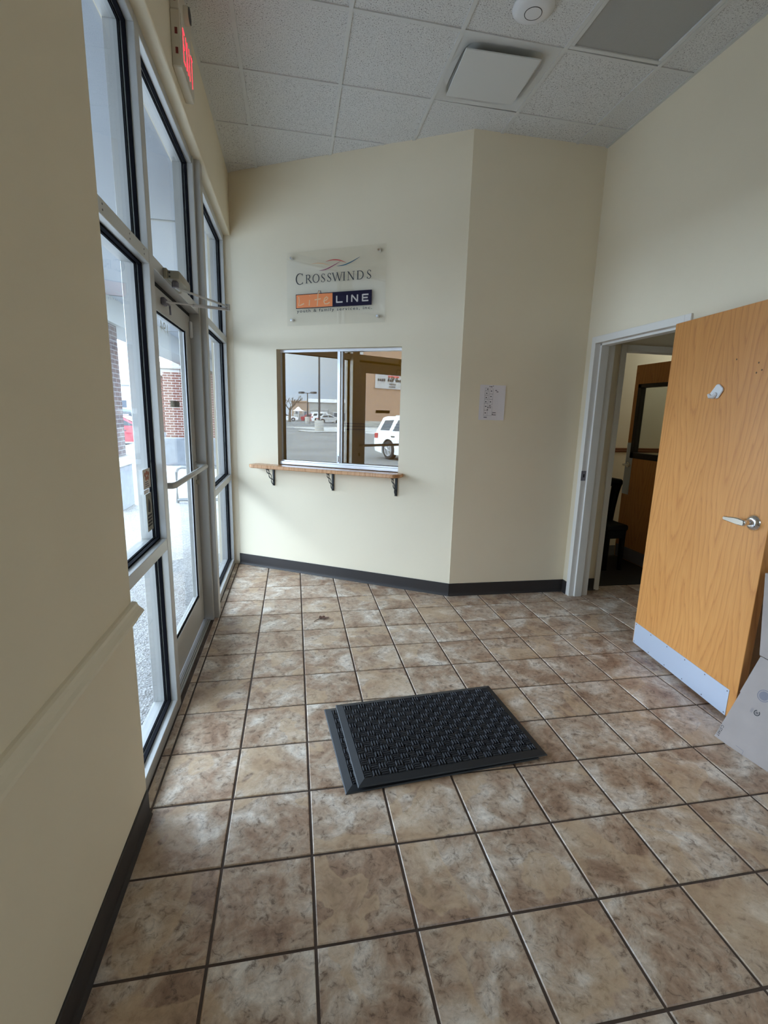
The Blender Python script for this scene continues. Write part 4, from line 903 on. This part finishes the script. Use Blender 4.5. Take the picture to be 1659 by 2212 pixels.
# ================================================================== OUTSIDE (metres from here on)
def xbox(name, mat, parent, x0, x1, y0, y1, z0, z1, bev=0.0): return box(name, mat, parent, x0, x1, y0, y1, z0, z1, bev, WORLD, 1.0)
def xstruct(name, mb, mat, label, cat): return struct(name, mb, mat, label, cat, WORLD, 1.0)
ZG = -0.30
xstruct('ground_walk', MB().box(-6.2, -0.16, -16, 40, -0.5, -0.02), 'pebble_concrete', 'pale pebbled concrete walk outside the storefront', 'pavement')
xstruct('ground_lot', MB().box(-260, 120, -220, 260, -0.6, ZG), 'asphalt', 'grey asphalt car park', 'car park')
xstruct('ground_street', MB().box(-120, -6.35, 26.5, 60, ZG, ZG+0.02), 'concrete', 'pale concrete drive lane past the parked cars', 'pavement')
xstruct('kerb', MB().box(-6.35, -6.2, -16, 40, ZG, -0.015, 0.02), 'concrete', 'concrete kerb along the walk', 'kerb')
# canopy
cn = thing('canopy', (-1.3, 4, 2.74), scale=1.0, label='covered walkway canopy with a pale soffit and deep beam', cat='canopy', kind='structure')
xbox('soffit', 'soffit', cn, -2.2, -0.16, -10, 30, 3.10, 3.25); xbox('beam', 'beam_stucco', cn, -2.55, -2.0, -10, 30, 2.74, 3.6)
g = MB()
for k in range(1, 8): g.box(-2.0, -0.16, -6.0+k*3.2, -5.97+k*3.2, 3.094, 3.10)
g.build('soffit_joint', 'far_grey', cn, scale=1.0)
lampc = MB(); lampc.lathe([(0.16, 3.10), (0.16, 3.07), (0.12, 3.05), (0, 3.045)], (-1.1, 3.6, 0), 'z', 24); tag(lampc.build('soffit_lamp', 'far_white', None, WORLD, 1.0), 'round white lamp on the canopy soffit', 'lamp')
# brick column
bc = thing('brick_column', (-2.26, 6.95, 0), scale=1.0, label='dark brick canopy column on a stone base outside the near window', cat='column')
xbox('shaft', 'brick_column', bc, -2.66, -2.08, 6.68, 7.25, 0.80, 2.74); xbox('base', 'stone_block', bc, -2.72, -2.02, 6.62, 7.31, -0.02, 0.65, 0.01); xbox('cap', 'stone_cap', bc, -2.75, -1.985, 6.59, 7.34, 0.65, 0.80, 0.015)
# low brick wing with single bricks on its face
bwg = thing('brick_wing', (-2.75, 16.5, 0), scale=1.0, label='red brick wing wall with a pale stone cap and grey block base', cat='brick wall')
xbox('core', 'mortar', bwg, -3.80, -2.92, 15.21, 18, 0.80, 2.50); xbox('block_base', 'stone_block', bwg, -3.86, -2.86, 15.14, 18, -0.02, 0.80, 0.015); xbox('stone_cap', 'stone_cap', bwg, -3.88, -2.84, 15.10, 18, 2.50, 2.93, 0.02)
xbox('cap_moulding', 'stone_cap', bwg, -3.92, -2.80, 15.06, 18, 2.72, 2.80, 0.01)
xbox('pier', 'brick_wing', bwg, -2.92, -1.6, 13.3, 18, 0.74, 2.50); xbox('pier_base', 'stone_block', bwg, -2.98, -1.55, 13.2, 18, -0.02, 0.74, 0.015)
bm_ = MB(); bm_.box(-0.097, 0.097, -0.03, 0.02, -0.029, 0.029, 0.004); brick_me = bm_.mesh('brick', Vector((0, 0, 0)), 1.0, None); brick_me.materials.append(MATS['brick_single'])
for r in range(25):
    for k in range(5):
        xx = -3.70 + 0.203*k + (0.1015 if r % 2 else 0)
        if xx > -3.0: continue
        o = bpy.data.objects.new('brick', brick_me); C.objects.link(o); o.parent = bwg; o.location = Vector((xx, 15.21, 0.84+0.068*r)) - bwg.location
# steel bike rack
rk = MB(); R_ = lambda x: [(x, 7.4, -0.02), (x, 7.4, 0.50), (x+0.03, 7.4, 0.56), (x+0.09, 7.4, 0.585), (x+0.9, 7.4, 0.585), (x+0.96, 7.4, 0.56), (x+0.99, 7.4, 0.50), (x+0.99, 7.4, -0.02)]
bkr = thing('bike_rack', (-0.9, 7.4, -0.02), scale=1.0, label='polished steel hoop rack on the walk beyond the entrance door', cat='bike rack')
rk.tube(R_(-1.375), 0.028, 10); rk.build('hoop', 'rack_steel', bkr, scale=1.0, smooth=True)
g = MB(); g.tube([(-1.375, 7.4, 0.03), (-0.385, 7.4, 0.03)], 0.026, 10); g.build('lower_bar', 'rack_steel', bkr, scale=1.0, smooth=True)

# vehicles
def wheel_parts(t, x, y, r, wdt, side):
    g = MB(); g.lathe([(r*0.62, -wdt/2), (r*0.92, -wdt/2), (r, -wdt/2+0.04), (r, wdt/2-0.04), (r*0.92, wdt/2), (r*0.62, wdt/2)], (x, y, r), 'y', 28); wl = g.build('wheel', 'tyre', t, scale=1.0, smooth=True)
    g = MB(); yo = y + side*(wdt/2+0.012)
    for k in range(5):
        for dd in (-0.16, 0.16):
            a = k*2*PI/5 + dd; g.tube([(x+0.05*math.cos(a), yo, r+0.05*math.sin(a)), (x+r*0.62*math.cos(a), yo-side*0.02, r+r*0.62*math.sin(a))], 0.022, 5)
    g.lathe([(r*0.66, yo), (r*0.66, yo-side*0.03), (r*0.60, yo-side*0.03), (r*0.60, yo)], (x, 0, r), 'y', 28); g.lathe([(0.07, yo-side*0.02), (0.06, yo+side*0.01)], (x, 0, r), 'y', 12)
    g.build('rim', 'rim', wl, scale=1.0)
def vehicle(name, label, group, x, y, rz, paint, kind):
    """nose towards local +x; kind = 'suv' or 'sedan'"""
    t = thing(name, (0, 0, 0), scale=1.0, label=label, cat='car', group=group)
    suv = kind == 'suv'; W = 0.98 if suv else 0.90; r = 0.385 if suv else 0.33; xa, xb = (-1.43, 1.43) if suv else (-1.35, 1.35)
    belt = 1.13 if suv else 0.93; roof = 1.75 if suv else 1.44; x0, x1 = (-2.42, 2.45) if suv else (-2.3, 2.3); zb = 0.30 if suv else 0.22
    def archp(xc): return [(xc+(r+0.07)*math.cos(math.radians(a)), r+(r+0.07)*math.sin(math.radians(a))) for a in range(200, -21, -20)]
    pts = [(x0+0.05, zb)] + archp(xa) + archp(xb) + [(x1-0.05, zb), (x1, zb+0.15), (x1-0.02, belt-0.35), (x1-0.12, belt-0.16), (0.95, belt+0.02), (x0+0.25, belt+0.02), (x0+0.02, belt-0.05), (x0-0.03, belt-0.35), (x0, zb+0.2)]
    g = MB(); g.prism(pts, -W, W, 'y')
    for v in g.bm.verts:
        if v.co.z > belt-0.1: v.co.y *= 0.95
    g.build('body', paint, t, scale=1.0)
    g = MB(); g.box(x0+0.2, x1-0.2, -W+0.06, W-0.06, zb+0.02, belt-0.2); g.build('underbody', 'black_gap', t, scale=1.0)
    gp = [(x0+0.06, belt), (x0+0.32, roof-0.06), (x0+0.6, roof), (-0.2, roof+0.02), (0.35, roof-0.04), (1.12, belt)] if suv else [(x0+0.45, belt), (x0+1.1, roof-0.04), (-0.5, roof), (0.1, roof-0.03), (1.0, belt)]
    g = MB(); g.prism(gp, -W*0.94, W*0.94, 'y')
    for v in g.bm.verts: v.co.y *= 1 - 0.20*(v.co.z-belt)/(roof-belt)
    g.build('cabin', paint, t, scale=1.0)
    panes = ([[(-2.10, belt+0.05), (-1.92, roof-0.17), (-1.30, roof-0.14), (-1.45, belt+0.05)], [(-1.22, belt+0.04), (-1.02, roof-0.14), (-0.25, roof-0.13), (-0.25, belt+0.04)], [(-0.17, belt+0.04), (-0.17, roof-0.13), (0.30, roof-0.15), (0.86, belt+0.04)]] if suv else
             [[(-1.50, belt+0.04), (-1.12, roof-0.12), (-0.42, roof-0.10), (-0.42, belt+0.04)], [(-0.35, belt+0.04), (-0.35, roof-0.10), (0.05, roof-0.11), (0.75, belt+0.04)]])
    for pn_ in panes:
        g = MB()
        for sgn in (-1, 1):
            f = [g.bm.verts.new((a, sgn*(W*0.94*(1-0.20*(b-belt)/(roof-belt))+0.006), b)) for a, b in pn_]; g.bm.faces.new(f)
        bmesh.ops.solidify(g.bm, geom=g.bm.faces[:], thickness=0.01); g.build('side_glass', 'car_glass', t, scale=1.0)
    g = MB(); (a, b), (c, d) = gp[-2], gp[-1]
    g.quad((a+0.03, -W*0.72, b-0.02), (a+0.03, W*0.72, b-0.02), (c-0.02, W*0.84, d+0.05), (c-0.02, -W*0.84, d+0.05)); bmesh.ops.solidify(g.bm, geom=g.bm.faces[:], thickness=0.02)
    for v in g.bm.verts: v.co.x += 0.02; v.co.z += 0.01
    g.build('windscreen', 'car_glass', t, scale=1.0)
    for sgn in (-1, 1):
        wheel_parts(t, xa, sgn*(W-0.12), r, 0.23, sgn); wheel_parts(t, xb, sgn*(W-0.12), r, 0.23, sgn)
        g = MB(); g.box(x0-0.03, x0+0.22, sgn*W*0.955-0.03, sgn*W*0.955+0.03, belt-0.30, belt-0.08, 0.02); g.build('tail_light', 'tail_red', t, scale=1.0)
        g = MB()
        for hx in ((-1.12, -0.05) if suv else (-0.75, 0.25)): g.box(hx-0.12, hx+0.12, sgn*(W+0.0)-0.02, sgn*(W+0.0)+0.02, belt-0.20, belt-0.16, 0.008)
        g.build('door_handle', 'ink_dark_grey', t, scale=1.0)
    g = MB()
    for sgn in (-1, 1): g.box(-1.4, 0.1, sgn*0.62-0.02, sgn*0.62+0.02, roof+0.0, roof+0.05, 0.01)
    g.build('roof_rail', 'rim', t, scale=1.0)
    t.location = (x, y, ZG); t.rotation_euler = (0, 0, rz); return t
vehicle('parked_suv', 'white SUV reflected in the right pane of the reception window', None, -9.42, -7.72, 0.05, 'car_white', 'suv')
vehicle('parked_car', 'red car parked beyond the brick column', None, -7.75, 25.2, 0.02, 'car_red', 'sedan')
vehicle('parked_car', 'blue grey SUV parked behind the red car', None, -8.6, 29.0, 0.0, 'car_blue', 'suv')
GRP = 'far parked cars reflected in the reception window'
far = [(-81.8, -38.6, 'car_white', 'sedan', 'white sedan reflected farthest left in the far row of cars'), (-77.9, -42.3, 'car_red', 'sedan', 'small red car reflected in the far row of cars'), (-73.6, -42.2, 'car_white', 'suv', 'white SUV reflected in the far row left of the lamp post'), (-69.6, -40.9, 'car_silver', 'sedan', 'silver sedan reflected in the far row right of the lamp post')]
for (fx_, fy_, p_, k_, lb_) in far: vehicle('far_car', lb_, GRP, fx_, fy_, -1.1, p_, k_)

# lamp posts, far buildings, tree: seen only in the reception glass
def lamp_post(x, y, h, label, heads, zg=ZG):
    t = thing('lamp_post', (x, y, zg), scale=1.0, label=label, cat='lamp post')
    g = MB(); g.lathe([(0.43, zg), (0.43, 0.72), (0.40, 0.76), (0, 0.77)], (x, y, 0), 'z', 24); g.build('concrete_base', 'stone_cap', t, scale=1.0, smooth=True)
    g = MB(); g.tube([(x, y, 0.76), (x, y, h)], [0.10, 0.07], 10); g.build('pole', 'pole_dark', t, scale=1.0, smooth=True)
    for s_ in heads:
        g = MB(); g.tube([(x, y, h-0.1), (x+s_*0.45*0.86, y-s_*0.9*0.5, h)], 0.05, 6); dx, dy = s_*0.86*1.1, -s_*1.1*0.5
        g.box(x+dx-0.5, x+dx+0.5, y+dy-0.3, y+dy+0.3, h-0.14, h+0.16, 0.04); g.build('lamp_head', 'pole_dark', t, scale=1.0)
lamp_post(-35.6, -18.35, 11.0, 'tall dark lamp post on a round concrete base reflected in the left pane', (-1, 1), ZG+0.10)
g = MB(); g.box(-37.2, -34.2, -23.5, -17.0, ZG, ZG+0.10, 0.03)
tag(g.build('parking_island', 'concrete', None, WORLD, 1.0), 'low concrete parking island around the reflected lamp post', 'kerb')
lamp_post(-64.5, -33.5, 4.5, 'distant twin head lamp post reflected between the tree and the stores', (-1, 1))
tr_ = thing('bare_tree', (-74.8, -35.7, ZG), scale=1.0, label='bare winter tree reflected at the left of the reception window', cat='tree')
g = MB(); g.tube([(-74.8, -35.7, ZG), (-74.8, -35.75, 1.2), (-74.7, -35.8, 2.2)], [0.28, 0.22, 0.16], 8); g.build('trunk', 'bark', tr_, scale=1.0, smooth=True)
g = MB(); rnd = random.Random(3)
def branch(p, d, l, r, n):
    q = p + d*l; g.tube([p, (p+q)/2 + Vector((rnd.uniform(-.06, .06), rnd.uniform(-.06, .06), 0)), q], [r, r*0.8, r*0.6], 5)
    if n == 0: return
    for k in range(3):
        e = (d + Vector((rnd.uniform(-.75, .75), rnd.uniform(-.75, .75), rnd.uniform(-.1, .5)))).normalized(); branch(q, e, l*0.72, r*0.6, n-1)
for k in range(5):
    a = k*2*PI/5; branch(Vector((-74.75, -35.77, 1.5+0.16*k)), Vector((math.cos(a)*0.8, math.sin(a)*0.8, 0.75)).normalized(), 1.15, 0.10, 3)
tag(g.build('twigs', 'bark', tr_, scale=1.0), kind='stuff')
AX = Vector((-0.535, -0.845, 0)).normalized()
FB = Frame((0, 0, 0), math.atan2(-0.836, 0.548))           # local x: rightwards in the reflection, y: towards the room
def fbld(name, label, D, cxp, wid, dep, hgt, wall, roof, wins=(), band=0.5):
    """cxp: centre position on the ground"""
    f = Frame((cxp[0], cxp[1], 0), math.atan2(-0.836, 0.548)); t = thing(name, (0, 0, ZG), f, 1.0, label=label, cat='building')
    MB().box(-wid/2, wid/2, -dep, 0, ZG, hgt).build('walls', wall, t, scale=1.0)
    MB().box(-wid/2-0.2, wid/2+0.2, -dep-0.2, 0.25, hgt-band, hgt+0.1, 0.03).build('parapet', roof, t, scale=1.0)
    for (a, b, c, d) in wins:
        wn = MB().box(a, b, -0.02, 0.08, c, d).build('window', 'far_white', t, scale=1.0); MB().box(a+0.08, b-0.08, 0.06, 0.1, c+0.08, d-0.08).build('window_glass', 'far_window', wn, scale=1.0)
fbld('store_building', 'grey store with a white roof band reflected in the left pane', 105, (-87.4, -53.2), 11.0, 14, 4.25, 'far_grey', 'far_white', [(-4.6, -3.4, -0.2, 1.6), (-2.6, -1.2, -0.2, 1.6), (-0.2, 1.2, -0.2, 1.6), (2.0, 3.6, -0.2, 1.6)], 0.65)
fbld('tan_building', 'lower tan store left of the grey one in the reflection', 120, (-108.0, -56.6), 5.2, 4, 4.2, 'far_tan', 'far_tan', [(-1.8, -0.6, 0, 1.7), (0.4, 1.7, 0, 1.7)], 0.3)
fbld('entry_porch', 'small pale store entrance in front of the grey store in the reflection', 98, (-84.5, -47.6), 3.4, 3, 2.1, 'far_white', 'far_grey', [(-1.2, -0.3, -0.2, 1.5), (0.2, 1.1, -0.2, 1.5)], 0.3)
gz = thing('pavilion', (-82.8, -41.8, ZG), scale=1.0, label='small white peaked roof pavilion reflected behind the far cars', cat='pavilion')
g = MB(); g.lathe([(1.15, 1.68), (0.62, 1.95), (0.35, 2.3), (0.0, 2.5)], (-82.8, -41.8, 0), 'z', 8); g.build('roof', 'far_white', gz, scale=1.0)
for a in range(4):
    g = MB(); px, py = -82.8+0.8*math.cos(a*PI/2+0.5), -41.8+0.8*math.sin(a*PI/2+0.5); g.tube([(px, py, ZG), (px, py, 1.7)], 0.07, 6); g.build('post', 'far_white', gz, scale=1.0)
MB().box(-83.5, -82.1, -42.5, -41.1, ZG, 1.1).build('counter', 'far_grey', gz, scale=1.0)
# brick store with a banner, reflected in the right pane
bs = thing('brick_store', (-52, -46, ZG), scale=1.0, label='tan brick store reflected behind the white SUV', cat='building')
MB().prism([(-48, -32.3), (-48, -60), (-60, -60), (-60, -42.5)], ZG, 11).build('walls', 'brick_far', bs, scale=1.0); MB().prism([(-47.9, -32.25), (-47.9, -60.2), (-60.2, -60.2), (-60.2, -42.6)], ZG, 0.55).build('plinth', 'stone_cap', bs, scale=1.0); MB().prism([(-47.7, -32.1), (-47.7, -60.3), (-60.3, -60.3), (-60.3, -42.7)], 11, 11.6).build('parapet', 'stone_cap', bs, scale=1.0)
bn = thing('wall_banner', (-47.85, -36.5, 4.85), scale=1.0, label='white printed banner hung on the reflected brick store', cat='banner')
g = MB(); nn = 14
for i in range(nn):
    ya, yb = -34.2-5.0*i/nn, -34.2-5.0*(i+1)/nn; xa_, xb_ = -47.86+0.05*math.sin(i*1.3), -47.86+0.05*math.sin((i+1)*1.3)
    g.quad((xa_, ya, 4.86), (xb_, yb, 4.86), (xb_, yb, 6.80), (xa_, ya, 6.80))
bmesh.ops.solidify(g.bm, geom=g.bm.faces[:], thickness=0.02); g.build('cloth', 'far_white', bn, scale=1.0)
g = MB()
for k in range(7): g.box(-47.80, -47.78, -38.2+0.28*k, -37.98+0.28*k, 6.36, 6.60)
g.build('red_print', 'logo_red', bn, scale=1.0)
g = MB()
for k in range(13):
    if k not in (4, 8): g.box(-47.80, -47.78, -38.9+0.34*k, -38.65+0.34*k, 5.82, 6.12)
for k in range(4): g.box(-47.80, -47.78, -37.7+0.30*k, -37.48+0.30*k, 5.42, 5.56); g.box(-47.80, -47.78, -37.6+0.30*k, -37.38+0.30*k, 5.08, 5.20)
g.build('black_print', 'ink', bn, scale=1.0)
xstruct('ground_apron', MB().box(-47.7, -29.5, -60, -21.0, ZG, ZG+0.05), 'concrete', 'pale concrete apron in front of the reflected brick store', 'pavement')
# building seen straight out past the column
ob = thing('office_building', (-29, 88, ZG), scale=1.0, label='long pale grey building far beyond the parked cars', cat='building')
MB().box(-50, -14, 86, 100, ZG, 5.0).build('walls', 'far_white', ob, scale=1.0); MB().box(-50.3, -13.7, 85.7, 100.3, 5.0, 5.9).build('roof_band', 'far_grey', ob, scale=1.0)
for k in range(8): 
    wn = MB().box(-31+1.9*k, -30+1.9*k, 85.9, 86.02, 0.9, 2.6).build('window', 'far_window', ob, scale=1.0)
    MB().box(-31.1+1.9*k, -29.9+1.9*k, 85.86, 85.95, 0.75, 0.9).build('window_sill', 'far_grey', wn, scale=1.0)
